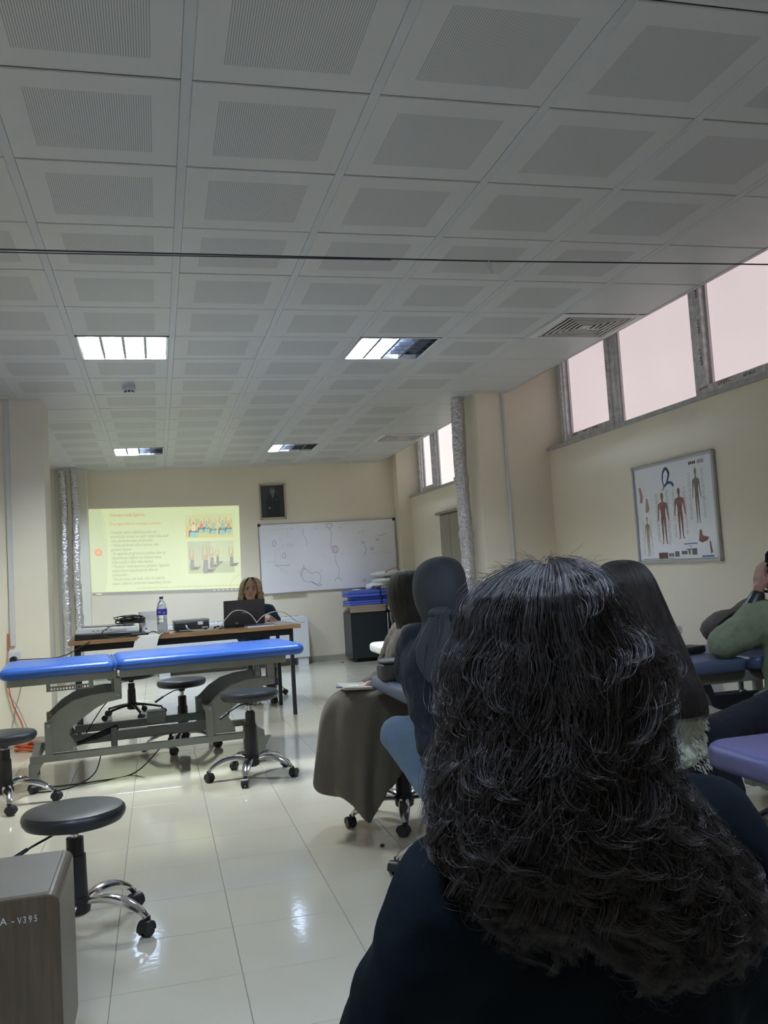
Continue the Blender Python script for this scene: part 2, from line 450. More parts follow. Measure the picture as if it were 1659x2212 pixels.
def window(n, ya, yb, panes, pm, zb=2.25, zt=3.12, marks=()):
    # ya < yb ; panes list of (y0,y1,sash)
    wroot = bpy.data.objects.new('window_%d' % n, None); C.objects.link(wroot); wroot['kind'] = 'structure'
    X0, X1 = WINX, WINX+.07
    MB().box(X0, X1, ya, ya+.06, zb, zt).build('window_jamb', M_FRAME, wroot, smooth=False, bevel=.004)
    MB().box(X0, X1, yb-.06, yb, zb, zt).build('window_jamb', M_FRAME, wroot, smooth=False, bevel=.004)
    MB().box(X0, X1, ya+.06, yb-.06, zb, zb+.035).build('window_bottom_rail', M_FRAME, wroot, smooth=False, bevel=.004)
    MB().box(X0, X1, ya+.06, yb-.06, zt-.05, zt).build('window_top_rail', M_FRAME, wroot, smooth=False, bevel=.004)
    ps = sorted(panes)
    for k, (a, b, sash) in enumerate(ps):
        if k: 
            m0 = ps[k-1][1]; mm = (m0+a)/2
            MB().box(X0, X1, mm-.03, mm+.03, zb+.035, zt-.05).build('window_mullion', M_FRAME, wroot, smooth=False, bevel=.005)
        zlo = zb+.035; e = .045
        if sash:
            s = MB().box(X0-.02, X1-.02, a-e, a, zlo, zt-.05).box(X0-.02, X1-.02, b, b+e, zlo, zt-.05).box(X0-.02, X1-.02, a, b, zlo, zlo+.055)
            s.build('window_sash', M_FRAME, wroot, smooth=False, bevel=.004); zlo += .055
        else:
            s = MB().box(X0+.01, X1-.01, a-.035, a, zlo, zt-.05).box(X0+.01, X1-.01, b, b+.035, zlo, zt-.05)
            s.build('window_bead', M_FRAME, wroot, smooth=False, bevel=.004)
        gz = .012
        g = MB().box(X0+.012, X0+.03, b-gz, b, zlo, zt-.05).box(X0+.012, X0+.03, b-gz*2.2, b-gz*1.2, zlo, zt-.05)
        g.build('window_gasket', M_FRAME2, wroot, smooth=False)
        MB().box(X0+.03, X0+.036, a, b, zlo, zt-.05).build('window_pane', pm, wroot, smooth=False)
    for (s_, y, z, size, mt_, mode) in marks:
        # facing -x; upside down along the bottom rail
        rot = (PI/2, PI, -PI/2) if mode == 'flip' else (PI/2, (-PI/2 if mode == 'down' else PI/2), -PI/2)
        text('film_lettering', s_, size, mt_, wroot, (X0-.021 if mode == 'flip' else X0-.0215, y, z), rot)
    return wroot
marks = [('SARAY', 4.55, 2.335, .035, M_RED, 'flip'), ('SARAY', 4.16, 2.335, .035, M_RED, 'flip'), ('ooOo88', 4.36, 2.33, .02, M_INK, 'flip'),
    ('SARAY', 2.33, 2.335, .042, M_RED, 'flip'), ('ooOo88', 2.58, 2.332, .025, M_INK, 'flip'), ('YORUM', 2.06, 2.328, .035, M_INK, 'flip'), ('SARAY', 1.80, 2.335, .042, M_RED, 'flip'),
    ('SARAY', 2.60, 2.70, .035, M_INK, 'down'), ('SARAY', 2.60, 2.48, .04, M_INK, 'down'), ('SARAY', 2.60, 2.95, .035, M_INK, 'down'),
    ('SARAY', 3.925, 2.74, .035, M_RED, 'down'), ('SARAY', 3.925, 2.42, .03, M_RED, 'down')]
window(1, .60, 4.905, [(3.96, 4.74, 1), (2.76, 3.80, 0), (1.50, 2.58, 1), (.75, 1.35, 0)], M_PANE1, marks=marks)
window(2, 5.315, 9.645, [(8.95, 9.42, 1), (7.6, 8.72, 0), (6.5, 7.45, 1), (5.5, 6.35, 0)], M_PANE2)
window(3, -3.905, .185, [(-.9, .05, 1), (-2.0, -1.05, 0), (-2.95, -2.15, 1), (-3.75, -3.1, 0)], M_PANE1)
for n, (a, b) in enumerate(((.60, 4.93), (5.32, 9.66), (-3.9, .18))):
    struct('trim_%d' % (6+n), MB().box(WALLX-.025, WINX+.03, a, b, 2.216, 2.246), M_SILL, smooth=False, bevel=.004)['label'] = 'stone window sill'

# door on the window wall in the far bay
dr = bpy.data.objects.new('door_1', None); C.objects.link(dr); dr['kind'] = 'structure'
for a in (7.87, 7.47, 7.07): MB().box(WALLX-.035, WALLX-.002, a, a+.385, .02, 1.86).build('door_panel', M_DOORW, dr, smooth=False, bevel=.004)
MB().box(WALLX-.06, WALLX-.001, 7.0, 8.36, 1.875, 1.905).build('door_lintel', M_DOORW, dr, smooth=False, bevel=.004)
MB().box(WALLX-.02, WALLX-.001, 7.04, 8.28, 0, 1.875).build('door_frame', mat('door_frame_dark', (.12,.10,.08), rough=.6), dr, smooth=False)

# ------------------------------------------------------------------ ceiling lights
M_MIRROR = mat('louvre_aluminium', (.15, .16, .185), rough=.25, metal=1)
M_MIRRB = mat('louvre_aluminium_lit', (.72, .80, .95), rough=.18, metal=1)
def tube_mat(name, col, st):
    return mat(name, (.8, .8, .8), rough=.4, emit=col, estr=st)
M_TON = tube_mat('lamp_tube_warm_white', (.90, .98, 1.0), TUBE_E)
M_TBLUE = tube_mat('lamp_tube_cool_white', (.62, .76, 1.0), TUBE_E*1.2)
M_TOFF = mat('lamp_tube_unlit', (.55, .55, .55), rough=.3)
M_WHITEM = mat('white_enamel', (.72, .73, .73), rough=.35)
M_TFAR = tube_mat('lamp_tube_far', (.66, .80, 1.0), TUBE_E*2.2)
def fixture(i, j, mode, label):
    cx, cy = (i+.5)*G, (j+.5)*G
    t = thing('ceiling_light', label, 'light', (cx, cy, CEIL), 0, 'louvred ceiling lights')
    h = .281; d = .085
    MB().box(-h,h,-.296,.296,d,d+.005).box(-h,-h+.004,-.296,.296,0,d).box(h-.004,h,-.296,.296,0,d).box(-h,h,-.296,-.292,0,d).box(-h,h,.292,.296,0,d).build('housing', M_WHITEM, t, smooth=False)
    fr = MB().box(-h,-h+.012,-.296,.296,-.004,.002).box(h-.012,h,-.296,.296,-.004,.002).box(-h,h,-.296,-.284,-.004,.002).box(-h,h,.284,.296,-.004,.002)
    fr.build('rim', M_WHITEM, t, smooth=False)
    n = 4; W_ = 2*(h-.012)/n; D_ = 2*.284/n
    for k in range(4):
        x = -h+.012+W_*(k+.5)
        on = mode == 'full' or (mode == 'half' and k < 2) or (mode == 'third' and k < 1)
        mt_ = M_TOFF if not on else (M_TON if mode == 'full' else (M_TFAR if j > 8 else M_TBLUE))
        MB().cyl((x, -.27, .062), (x, .27, .062), .015, n=12).build('lamp_tube', mt_, t)
    cellm = MB(); cross = MB()
    # parabolic vee blades along y between tubes, and scalloped cross blades
    for k in range(n+1):
        x = -h+.012+W_*k
        w0 = .016 if 0 < k < n else .008
        cellm.prism([(x-w0*.5, .001), (x+w0*.5, .001), (x+w0*.25, .02), (x+w0*.12, .045), (x-w0*.12, .045), (x-w0*.25, .02)], -.284, .284)
    for k in range(n*1+2):
        y = -.284+2*.284*k/(n+1)
        if k in (0, n+1): continue
        cross.add([(-h+.012, y-.004, .002), (h-.012, y-.004, .002), (h-.012, y+.004, .002), (-h+.012, y+.004, .002), (-h+.012, y-.001, .045), (h-.012, y-.001, .045), (h-.012, y+.001, .045), (-h+.012, y+.001, .045)],
            [(3,2,1,0), (4,5,6,7), (0,1,5,4), (1,2,6,5), (2,3,7,6), (3,0,4,7)])
    cellm.build('louvre_blade', M_MIRROR, t, smooth=False)
    cross.build('louvre_cross_blade', M_MIRROR, t, smooth=False)
    return t
fixture(-1, 5, 'full', 'fully lit louvred ceiling light nearest the smoke detector')
fixture(2, 5, 'half', 'louvred ceiling light with its left half lit blue, nearest the windows')
fixture(-1, 13, 'half', 'far louvred ceiling light above the projected slide')
fixture(-1, -3, 'half', 'louvred ceiling light over the front student, left of two, behind the top of the frame')
fixture(2, -3, 'half', 'louvred ceiling light over the violet bed, right of two, behind the top of the frame')
fixture(2, 13, 'third', 'far louvred ceiling light above the whiteboard, mostly dark')

# ceiling air vents
M_VENT = mat('vent_aluminium', (.72, .70, .67), rough=.4)
def vent(i, j, label):
    t = thing('air_diffuser', label, 'vent', ((i+.5)*G, (j+.5)*G, CEIL), 0, 'square ceiling air diffusers')
    def frame(h, w_):
        mb = MB()
        mb.box(-h,h,-h,-h+w_,-.004,.0).box(-h,h,h-w_,h,-.004,.0).box(-h,-h+w_,-h+w_,h-w_,-.004,.0).box(h-w_,h,-h+w_,h-w_,-.004,.0)
        return mb
    o = MB(); h = .296
    o.rings([[(-h,-h,-.002),(-h,h,-.002),(h,h,-.002),(h,-h,-.002)], [(-.245,-.245,-.006),(-.245,.245,-.006),(.245,.245,-.006),(.245,-.245,-.006)], [(-.245,-.245,.05),(-.245,.245,.05),(.245,.245,.05),(.245,-.245,.05)]], cap=False)
    o.build('rim', M_VENT, t, smooth=False)
    MB().box(-.25,.25,-.25,.25,.06,.065).build('back_plate', M_BLACKM, t, smooth=False)
    for k in range(7):
        frame(.238-.033*k, .011).build('vane', M_VENT, t, smooth=False)
    MB().box(-.022,.022,-.022,.022,-.003,.0).build('centre_plate', M_VENT, t, smooth=False)
vent(4, 4, 'large square air diffuser in the ceiling beside the near windows')
vent(4, 12, 'far square air diffuser in the ceiling beside the far windows')

# smoke detector
t = thing('smoke_detector', 'round white smoke detector on the ceiling', 'smoke detector', (-.305, 4.5, CEIL))
MB().lathe([(.050,-.028),(.052,-.02),(.052,0)], 28).build('base', M_WHITEP, t)
MB().lathe([(.022,-.052),(.030,-.050),(.036,-.040),(.038,-.028)], 24).build('sensor_cap', M_WHITEP, t)
for k in range(8):
    a = 2*PI*k/8; MB().box(-.006,.006,-.002,.002,-.047,-.034).build('slot', M_BLACKP, t, smooth=False).matrix_basis = Matrix.Rotation(a,4,'Z') @ Matrix.Translation((0,-.0365,0))

# wires stretched under the ceiling
M_WIRE = mat('dark_wire', (.05, .05, .08), rough=.4)
tag(MB().tube([(LEFTX,1.0,2.572),(-.7,1.0,2.574),(1.3,1.0,2.583),(WALLX,1.0,2.617)], .0035, 6).build('curtain_wire', M_WIRE), 'thin dark wire stretched across the room just below the ceiling', 'wire')
tag(MB().tube([(LEFTX,1.0,2.553),(-.7,1.0,2.563),(.5,1.0,2.573),(.9,1.0,2.577)], .0025, 6).build('curtain_wire', M_WIRE), 'second thin wire running just under the first, left side only', 'wire')
tag(MB().tube([(1.357,.998,2.589),(1.352,.997,2.565),(1.357,.996,2.545),(1.368,.997,2.538),(1.374,.998,2.531),(1.366,.998,2.527),(1.358,.998,2.541),(1.369,1.002,2.560),(1.371,1.003,2.589)], .0022, 6).build('string_loop', mat('string',(.6,.6,.62),rough=.8)), 'short loop of pale string tied on the ceiling wire', 'string')

# ------------------------------------------------------------------ foil-wrapped pipes
M_FOIL = mat('crumpled_foil', (.62, .62, .64), rough=.22, metal=1, bump=1.0, bscale=38, var=.15, vscale=25, bdist=.02)
def pipe(x, y, r, z0, z1, label, seams=(1.2,)):
    t = thing('foil_pipe', label, 'pipe', (x, y, 0), 0, 'pipes wrapped in foil insulation')
    n = 20; rr = []
    zz = z0
    k = 0
    while zz <= z1+1e-6:
        ring = []
        for i in range(n):
            a = 2*PI*i/n; rn = r*(1+.13*noise.noise(Vector((math.cos(a)*1.6, math.sin(a)*1.6, zz*7+x*3)))+.05*noise.noise(Vector((math.cos(a)*5, math.sin(a)*5, zz*30))))
            ring.append((rn*math.cos(a)+.008*math.sin(zz*4+x), rn*math.sin(a), zz))
        rr.append(ring); zz += .03; k += 1
    MB().rings(rr).build('foil_wrap', M_FOIL, t, angle=60)
    for s in seams:
        rr = [[(r*1.13*math.cos(2*PI*i/n)+.008*math.sin(s*4+x), r*1.13*math.sin(2*PI*i/n), s+dz) for i in range(n)] for dz in (-.03, .03)]
        MB().rings(rr).build('tape_band', M_FOIL, t)
    return t
pipe(2.60, 5.12, .062, 0, CEIL, 'thick foil-wrapped pipe beside the column on the window wall', (2.0, 1.5))
pipe(-1.275, 9.42, .047, .25, CEIL, 'left foil-wrapped pipe of the pair behind the left column', (1.55, .95))
pipe(-1.135, 9.42, .050, .30, CEIL, 'right foil-wrapped pipe of the pair behind the left column', (1.25, .85))
t = thing('foil_elbow', 'crumpled foil pipe elbow low beside the projector table', 'pipe', (0,0,0))
MB().tube([(-1.275,9.42,.34),(-1.27,9.38,.27),(-1.22,9.32,.22),(-1.1,9.28,.2),(-1.0,9.3,.2)], .05, 12).build('foil_wrap', M_FOIL, t)
# plastic conduits
M_COND = mat('white_conduit', (.60, .61, .60), rough=.45)
tag(MB().box(-1.290,-1.252,4.952,4.974,.80,2.766).build('cable_conduit', M_COND, smooth=False, bevel=.003), 'white vertical cable trunking on the left column', 'conduit')
tag(MB().tube([(2.965,4.887,0),(2.962,4.887,1.4),(2.958,4.887,2.766)], .013, 10).build('cable_conduit', M_COND), 'white vertical conduit on the window-side column', 'conduit')
tag(MB().box(-1.385,-1.345,9.57,9.599,.35,2.76).build('cable_conduit', M_COND, smooth=False, bevel=.003), 'narrow white trunking left of the foil pipes', 'conduit')

# socket block with plugs on left column
t = thing('socket_block', 'white wall socket with black plug on the left column', 'socket', (-1.262, 4.974, .69))
MB().box(-.045,.045,-.045,0,-.07,.075).build('socket_body', M_WHITEP, t, smooth=False, bevel=.01)
MB().cyl((0,-.045,.01),(0,-.10,.01),.026).build('plug', M_BLACKP, t)
MB().cyl((0,-.045,-.045),(0,-.09,-.045),.026).build('plug', M_BLACKP, t)
M_BLACKC = mat('black_cable', (.01,.01,.012), rough=.5)
M_ORANGE = mat('orange_cable', (.50,.10,.035), rough=.55)
M_GREYC = mat('grey_cable', (.35,.34,.33), rough=.55)
M_WHITEC2 = mat('beige_cable', (.48,.45,.40), rough=.5)
def smooth_path(pts, n=8):
    P = [Vector(p) for p in pts]; out = []
    for i in range(len(P)-1):
        p0 = P[max(i-1,0)]; p1 = P[i]; p2 = P[i+1]; p3 = P[min(i+2,len(P)-1)]
        for k in range(n):
            u = k/n
            out.append(.5*((2*p1)+(-p0+p2)*u+(2*p0-5*p1+4*p2-p3)*u*u+(-p0+3*p1-3*p2+p3)*u**3))
    out.append(P[-1]); return out
def cable(name, pts, r, m, label, cat='cable', n=8, group=None):
    o = MB().tube(smooth_path(pts, n), r, 6).build(name, m); return tag(o, label, cat, group)
cable('power_cable', [(-1.262,4.86,.70),(-1.1,4.80,.70),(-.9,4.85,.70),(-.75,5.1,.76),(-.62,5.27,.82),(-.50,5.40,.83)], .004, M_BLACKC, 'black power cable from the wall socket up to the projector table')
cable('orange_cable', [(-1.305,4.962,.90),(-1.305,4.955,.70),(-1.31,4.95,.5),(-1.28,4.94,.35),(-1.22,4.93,.2),(-1.20,4.92,.1),(-1.17,4.88,.02)], .0055, M_ORANGE, 'orange cable hanging down the left column')
cable('grey_cable', [(-1.20,4.968,.62),(-1.23,4.966,.45),(-1.27,4.966,.3),(-1.30,4.966,.15),(-1.31,4.955,.02)], .004, M_GREYC, 'pale grey cable hanging on the left column, curving left')
cable('grey_cable', [(-1.33,4.965,.62),(-1.32,4.955,.45),(-1.25,4.945,.33),(-1.18,4.94,.15),(-1.12,4.90,.01),(-1.0,4.75,.008)], .004, M_GREYC, 'pale grey cable hanging on the left column, curving right')
co = []
for k in range(130):
    a = k*.45; rr_ = .072+.016*math.sin(k*.37); co.append((-1.17+rr_*math.cos(a)*1.1, 4.82+rr_*.8*math.sin(a), .008+.05*(k/130)+.010*math.sin(k*.9)))
tag(MB().tube(co, .0032, 5).build('cable_coil', M_ORANGE), 'coiled orange extension cable on the floor by the left column', 'cable')

# ================================================================== STOOLS
def seat_mb(r=.18, zt=0, th=.058):
    return MB().lathe([(.02,zt-th-.002),(r*.80,zt-th),(r*.93,zt-th*.86),(r*.985,zt-th*.62),(r,zt-th*.42),(r*.985,zt-th*.2),(r*.94,zt-th*.05),(r*.85,zt+.0),(r*.6,zt+.003),(.02,zt+.003)], 48)
def stool(x, y, zs, off, label, chrome=True, seatm=None, r=.18, th=.058, lever=200, group='wheeled swivel stools'):
    t = thing('swivel_stool', label, 'stool', (x, y, 0), 0, group)
    seat_mb(r, zs, th).build('seat', seatm or M_BLACKV, t)
    MB().lathe([(.022,zs-th-.032),(.024,zs-th-.018),(.07,zs-th-.010),(.07,zs-th)], 20).build('seat_plate', M_BLACKM, t)
    zb = .11
    MB().lathe([(.036,zb-.03),(.040,zb-.02),(.036,zb+(zs-zb)*.5)], 20).build('lower_sleeve', M_BLACKP, t)
    MB().lathe([(.031,zb+(zs-zb)*.45),(.030,zb+(zs-zb)*.68)], 20).build('middle_sleeve', M_BLACKP, t)
    MB().lathe([(.024,zb+(zs-zb)*.6),(.023,zs-th-.065)], 18).build('upper_sleeve', M_BLACKP, t)
    MB().cyl((0,0,zb+.1),(0,0,zs-th),.015).build('gas_piston', M_CHROME, t)
    la = math.radians(lever)
    lv = MB().tube([(0,0,zs-th-.02),(.07*math.cos(la),.07*math.sin(la),zs-th-.02),(.15*math.cos(la),.15*math.sin(la),zs-th-.045),(.20*math.cos(la),.20*math.sin(la),zs-th-.065)], [.004,.004,.004,.004], 6).build('lever', M_BLACKM, t)
    MB().tube([(.165*math.cos(la),.165*math.sin(la),zs-th-.05),(.235*math.cos(la),.235*math.sin(la),zs-th-.08)], [.007,.009], 8).build('lever_grip', M_BLACKP, lv)
    MB().lathe([(.030,zb-.045),(.045,zb-.035),(.048,zb-.01),(.043,zb+.02)], 20).build('hub', M_BLACKP, t)
    for k in range(5):
        a = math.radians(off+72*k); ca, sa = math.cos(a), math.sin(a)
        pts = [(.03,zb-.004),(.08,zb+.010),(.13,zb+.012),(.18,zb+.002),(.22,zb-.016),(.25,zb-.034),(.268,zb-.052)] if chrome else [(.03,zb),(.1,zb-.006),(.17,zb-.018),(.24,zb-.034),(.272,zb-.040)]
        pp = smooth_path([(q*ca, q*sa, z) for q, z in pts], 4)
        n = len(pp); rad = [.015+.0125*math.sin(PI*min(1, i/n*1.1)) for i in range(n)] if chrome else [.020-.006*i/n for i in range(n)]
        MB().tube(pp, rad, 10, flat=.62).build('leg', M_CHROME if chrome else M_BLACKP, t)
        cpos = Vector((.272*ca, .272*sa, 0))
        ca2 = a+random.uniform(-2.2, 2.2); d = Vector((math.cos(ca2), math.sin(ca2), 0)); s_ = Vector((-d.y, d.x, 0))
        cc = cpos+d*.012
        hs = MB().cyl(cpos+Vector((0,0,.045)), cpos+Vector((0,0,.066)), .009, n=10)
        arc = [cc+Vector((0,0,.0255))+d*(.029*math.cos(u))+Vector((0,0,.029*math.sin(u))) for u in [PI*q/7-.2 for q in range(9)]]
        vs = []; fs = []
        for i_, p in enumerate(arc):
            inn = cc+Vector((0,0,.0255))+(p-cc-Vector((0,0,.0255)))*.78
            for pt_, w_ in ((p,-.021),(p,.021),(inn,.021),(inn,-.021)): vs.append(pt_+s_*w_)
        for i_ in range(len(arc)-1):
            b_ = i_*4
            for e in range(4): fs.append((b_+e, b_+(e+1)%4, b_+4+(e+1)%4, b_+4+e))
        hs.add(vs, fs)
        c_ = hs.build('caster', M_BLACKP, t)
        w1 = MB()
        for sg in (-1, 1):
            w1.cyl(cc+Vector((0,0,.0253))+s_*sg*.005, cc+Vector((0,0,.0253))+s_*sg*.019, .025, n=20)
        w1.build('wheel', M_BLACKP, c_)
    return t
stool(-.475, .77, .440, -26, 'black round swivel stool beside the wooden cabinet, nearest the camera', lever=205)
stool(-1.05, 3.0, .415, -6, 'black round swivel stool cut by the left edge beside the blue bed', lever=120)
stool(.37, 3.0, .527, 39, 'black round swivel stool standing in front of the blue bed', lever=215)
stool(-.01, 4.27, .505, 39, 'black round swivel stool just behind the blue bed', lever=215)
stool(-.43, 6.2, .40, 214, 'low black swivel seat with plastic star base under the projector table', chrome=False, r=.23, th=.05)
stool(.97, 1.62, .475, 39, 'chrome-legged stool under the student in the brown robe', lever=60)
stool(.99, .80, .49, 160, 'chrome-legged stool under the student in the navy headscarf', lever=60)
stool(1.19, -.60, .52, 20, 'brown round stool at the left end of the violet bed', seatm=mat('brown_vinyl',(.055,.042,.032),rough=.5,bump=.2,bscale=120), th=.075, r=.185, lever=30)
stool(2.46, .55, .47, 150, 'stool under the person in the green shirt', lever=60)
stool(.31, -1.66, .45, 10, 'stool under the curly-haired student in front', lever=60)
stool(1.52, .12, .45, 10, 'stool under the straight-haired student in pale green denim', lever=60)
stool(.80, 6.68, .46, 10, 'stool behind the projector table under the lecturer', lever=60)

# ================================================================== BLUE TREATMENT BED
bed = thing('treatment_bed', 'long blue padded treatment bed on a grey frame in front of the projector table', 'bed', (-1.12, 3.22, 0), math.radians(5))
rbox(.68, .70, .688, .758, .05, .045, x0=.012).build('head_cushion', M_BLUEV, bed)
rbox(1.225, .70, .688, .762, .06, .045, x0=.70).build('body_cushion', M_BLUEV, bed)
hb = MB().tube(smooth_path([(.694,.02,.70),(.697,.005,.735),(.692,.10,.752),(.697,.3,.752),(.694,.5,.75),(.697,.69,.74)],4), .008, 8)
hb.build('cushion_seam', M_BLUEV, bed)
fr = MB()
for y in (.06, .60): fr.box(.055, .70, y, y+.035, .640, .687).box(.72, 1.80, y, y+.035, .640, .687)
for x in (.06, .66, .75, 1.2, 1.765): fr.box(x, x+.035, .095, .60, .645, .680)
fr.build('top_frame', M_GREYM, bed, smooth=False, bevel=.003)
rk = MB().box(.30,.56,.075,.079,.592,.600).box(.30,.56,.075,.079,.612,.622).box(.28,.305,.07,.085,.592,.645).box(.53,.56,.07,.085,.592,.645)
for k in range(12): rk.box(.315+.018*k,.323+.018*k,.073,.08,.600,.612)
rk.build('ratchet_bar', M_GREYM, bed, smooth=False)
ARM = [(.27,.215),(.27,.40),(.30,.425),(.357,.478),(.44,.526),(.54,.550),(.66,.558),(.715,.552),(.728,.530),(.715,.505),(.69,.50),(.633,.492),(.562,.459),(.477,.402),(.413,.352),(.408,.315),(.445,.255),(.450,.215)]
for sx in (0, .99):
    for y in (.07, .585):
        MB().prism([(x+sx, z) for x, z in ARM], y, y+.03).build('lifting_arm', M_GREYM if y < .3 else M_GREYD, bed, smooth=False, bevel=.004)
        MB().box(.685+sx,.728+sx,y-.012,y+.042,.505,.642).build('arm_bracket', M_GREYM, bed, smooth=False, bevel=.006)
        MB().box(.262+sx,.306+sx,y-.014,y+.044,.20,.405).build('arm_post', M_GREYM, bed, smooth=False, bevel=.004)
        bl = MB()
        for (bx, bz) in ((.706+sx,.530),(.285+sx,.385),(.435+sx,.235)): bl.cyl((bx,y-.020,bz),(bx,y-.010,bz),.009,n=12)
        bl.build('bolt_heads', M_STEEL, bed)
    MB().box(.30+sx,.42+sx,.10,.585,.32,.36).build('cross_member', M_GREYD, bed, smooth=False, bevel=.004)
bs = MB()
for y in (.06, .59): bs.box(.172, 1.63, y, y+.05, .165, .207)
for x in (.18, 1.58): bs.box(x, x+.045, .10, .60, .167, .205)
bs.build('base_frame', M_GREYM, bed, smooth=False, bevel=.003)
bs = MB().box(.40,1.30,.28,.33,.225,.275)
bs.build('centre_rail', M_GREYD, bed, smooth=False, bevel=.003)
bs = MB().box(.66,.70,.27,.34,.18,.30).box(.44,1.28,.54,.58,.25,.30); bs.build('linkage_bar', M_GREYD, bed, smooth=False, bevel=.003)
for x in (.165, 1.585):
    for y in (.055, .595):
        MB().prism([(x,.0),(x+.045,.0),(x+.047,.10),(x+.075,.15),(x+.09,.166),(x,.166),(x-.002,.1)], y, y+.045).build('foot', M_GREYM, bed, smooth=False, bevel=.003)
MB().box(.90,1.02,.30,.42,.285,.375).build('motor_box', M_GREYD, bed, smooth=False, bevel=.01)
MB().cyl((.45,.2,.235),(.68,.3,.29),.013).cyl((.55,.24,.258),(.70,.31,.296),.02).build('actuator', M_BLACKM, bed)
MB().tube(smooth_path([(.72,.5,.60),(.70,.5,.50),(.62,.45,.42),(.55,.4,.33),(.50,.35,.26)],6), .004, 6).build('bed_cable', M_BLACKC, bed)
MB().tube(smooth_path([(.6,.2,.19),(.55,.15,.05),(.42,.02,.008),(.28,-.02,.006),(.2,.02,.006),(.22,.12,.006),(.35,.10,.006),(.55,.1,.006),(.8,.2,.01),(1.0,.3,.16)],6), .004, 6).build('bed_cable', M_BLACKC, bed)

def simple_bed(name, label, x, y, L, D, zt, m, split=None, legs=((.12,.10),(.12,-.14),(-.2,.10),(-.2,-.14)), frame=M_GREYM, rz=0, th=.062, r=.05):
    t = thing(name, label, 'bed', (x, y, 0), rz)
    if split:
        rbox(split-.008, D, zt-th, zt, r, .022).build('body_cushion', m, t)
        rbox(L-split-.008, D, zt-th, zt, r, .022, x0=split+.008).build('head_cushion', m, t)
    else: rbox(L, D, zt-th, zt, r, .022).build('cushion', m, t)
    f = MB().box(.1,L-.08,.06,.10,zt-th-.05,zt-th).box(.1,L-.08,D-.10,D-.06,zt-th-.05,zt-th)
    for xx in (.1, L/2, L-.12): f.box(xx,xx+.04,.10,D-.10,zt-th-.045,zt-th-.005)
    f.build('top_frame', frame, t, smooth=False, bevel=.003)
    for (a, b) in legs:
        xx = a if a > 0 else L+a; yy = b if b > 0 else D+b
        MB().box(xx,xx+.04,yy,yy+.04,0,zt-th-.05).build('leg', frame, t, smooth=False, bevel=.004)
    return t
# grey-blue bed in the middle row
K = simple_bed('treatment_bed', 'slate blue treatment bed with a handbag and backpack lying on it', .79, .79, 2.15, .66, .735, M_SLATEV, split=1.60, legs=((.75,.12),(.75,-.16),(-.18,.12),(-.18,-.16)))
MB().prism([(1.36,.625),(1.40,.58),(1.42,.53),(1.46,.51),(1.74,.51),(1.80,.55),(1.82,.625),(1.77,.625),(1.75,.57),(1.44,.57),(1.42,.625)], .06, .09).build('hinge_bracket', M_BLACKM, K, smooth=False)
MB().cyl((1.45,.10,.555),(1.62,.10,.555),.026).cyl((1.62,.10,.555),(1.68,.10,.555),.018).build('hinge_cylinder', M_CHROME, K)
MB().cyl((1.60,.10,.30),(1.60,.10,.66),.013).build('support_rod', M_STEEL, K)
rbox(.5,.5,.34,.37,.1,.012,x0=1.48,y0=.2).build('lower_shelf', mat('brown_board',(.12,.09,.07),rough=.6), K)
# violet bed at the right
simple_bed('treatment_bed', 'violet blue treatment bed cut by the right edge of the photo', 1.205, -1.28, 2.1, .70, .722, M_VIOV, legs=((1.2,.12),(1.2,-.16),(-.2,.12),(-.2,-.16)), r=.09)
# white bed behind
W_ = simple_bed('treatment_bed', 'narrow treatment bed covered with a white sheet behind the headscarves', 1.22, 2.62, 2.0, .72, .735, M_WHITEC, legs=((.10,.10),(.10,-.14),(-.2,.10),(-.2,-.14)), frame=M_STEEL, r=.06)

# ================================================================== PROJECTOR TABLE
tab = thing('projector_table', 'long wood-topped table with black steel legs carrying the projector', 'table', (-1.0, 5.14, 0), math.radians(3))
MB().box(.12,2.055,.0,.83,.757,.792).build('tabletop', [M_TABLE], tab, smooth=False, bevel=.004)
MB().box(.1195,2.0555,-.002,.0,.758,.791).build('front_edge', M_TEDGE, tab, smooth=False)
for (x, y) in ((.165,.06),(1.965,.06),(.165,.74),(1.965,.74)): MB().box(x,x+.032,y,y+.032,0,.72).build('leg', M_BLACKM, tab, smooth=False, bevel=.002)
MB().box(.165,1.997,.06,.092,.70,.757).box(.165,1.997,.74,.772,.70,.757).box(.165,.197,.09,.75,.70,.757).box(1.965,1.997,.09,.75,.70,.757).build('under_frame', M_BLACKM, tab, smooth=False)
TZ = .792
def onT(x, y):   # table-local -> world
    a = math.radians(3); return (-1.0+x*math.cos(a)-y*math.sin(a), 5.14+x*math.sin(a)+y*math.cos(a), TZ)
# scanner
p = onT(.17,.06)
sc_ = thing('scanner', 'white and black flatbed scanner at the left end of the projector table', 'scanner', p, math.radians(3))
MB().prism([(0,0),(.52,0),(.52,.040),(0,.052)], 0, .34).build('scanner_base', M_BLACKP, sc_, smooth=False, bevel=.006)
MB().prism([(0.002,.051),(.518,.039),(.50,.088),(.02,.100)], .004, .34).build('scanner_lid', M_WHITEP, sc_, smooth=False, bevel=.008)
MB().box(.05,.48,.03,.30,.099,.104).build('lid_panel', mat('smoked_plastic',(.10,.08,.08),rough=.3), sc_, smooth=False, bevel=.003)
sb = MB()
for k in range(5): sb.box(.14+.035*k,.158+.035*k,-.001,.006,.066,.074)
sb.build('buttons', M_GREYM, sc_, smooth=False)
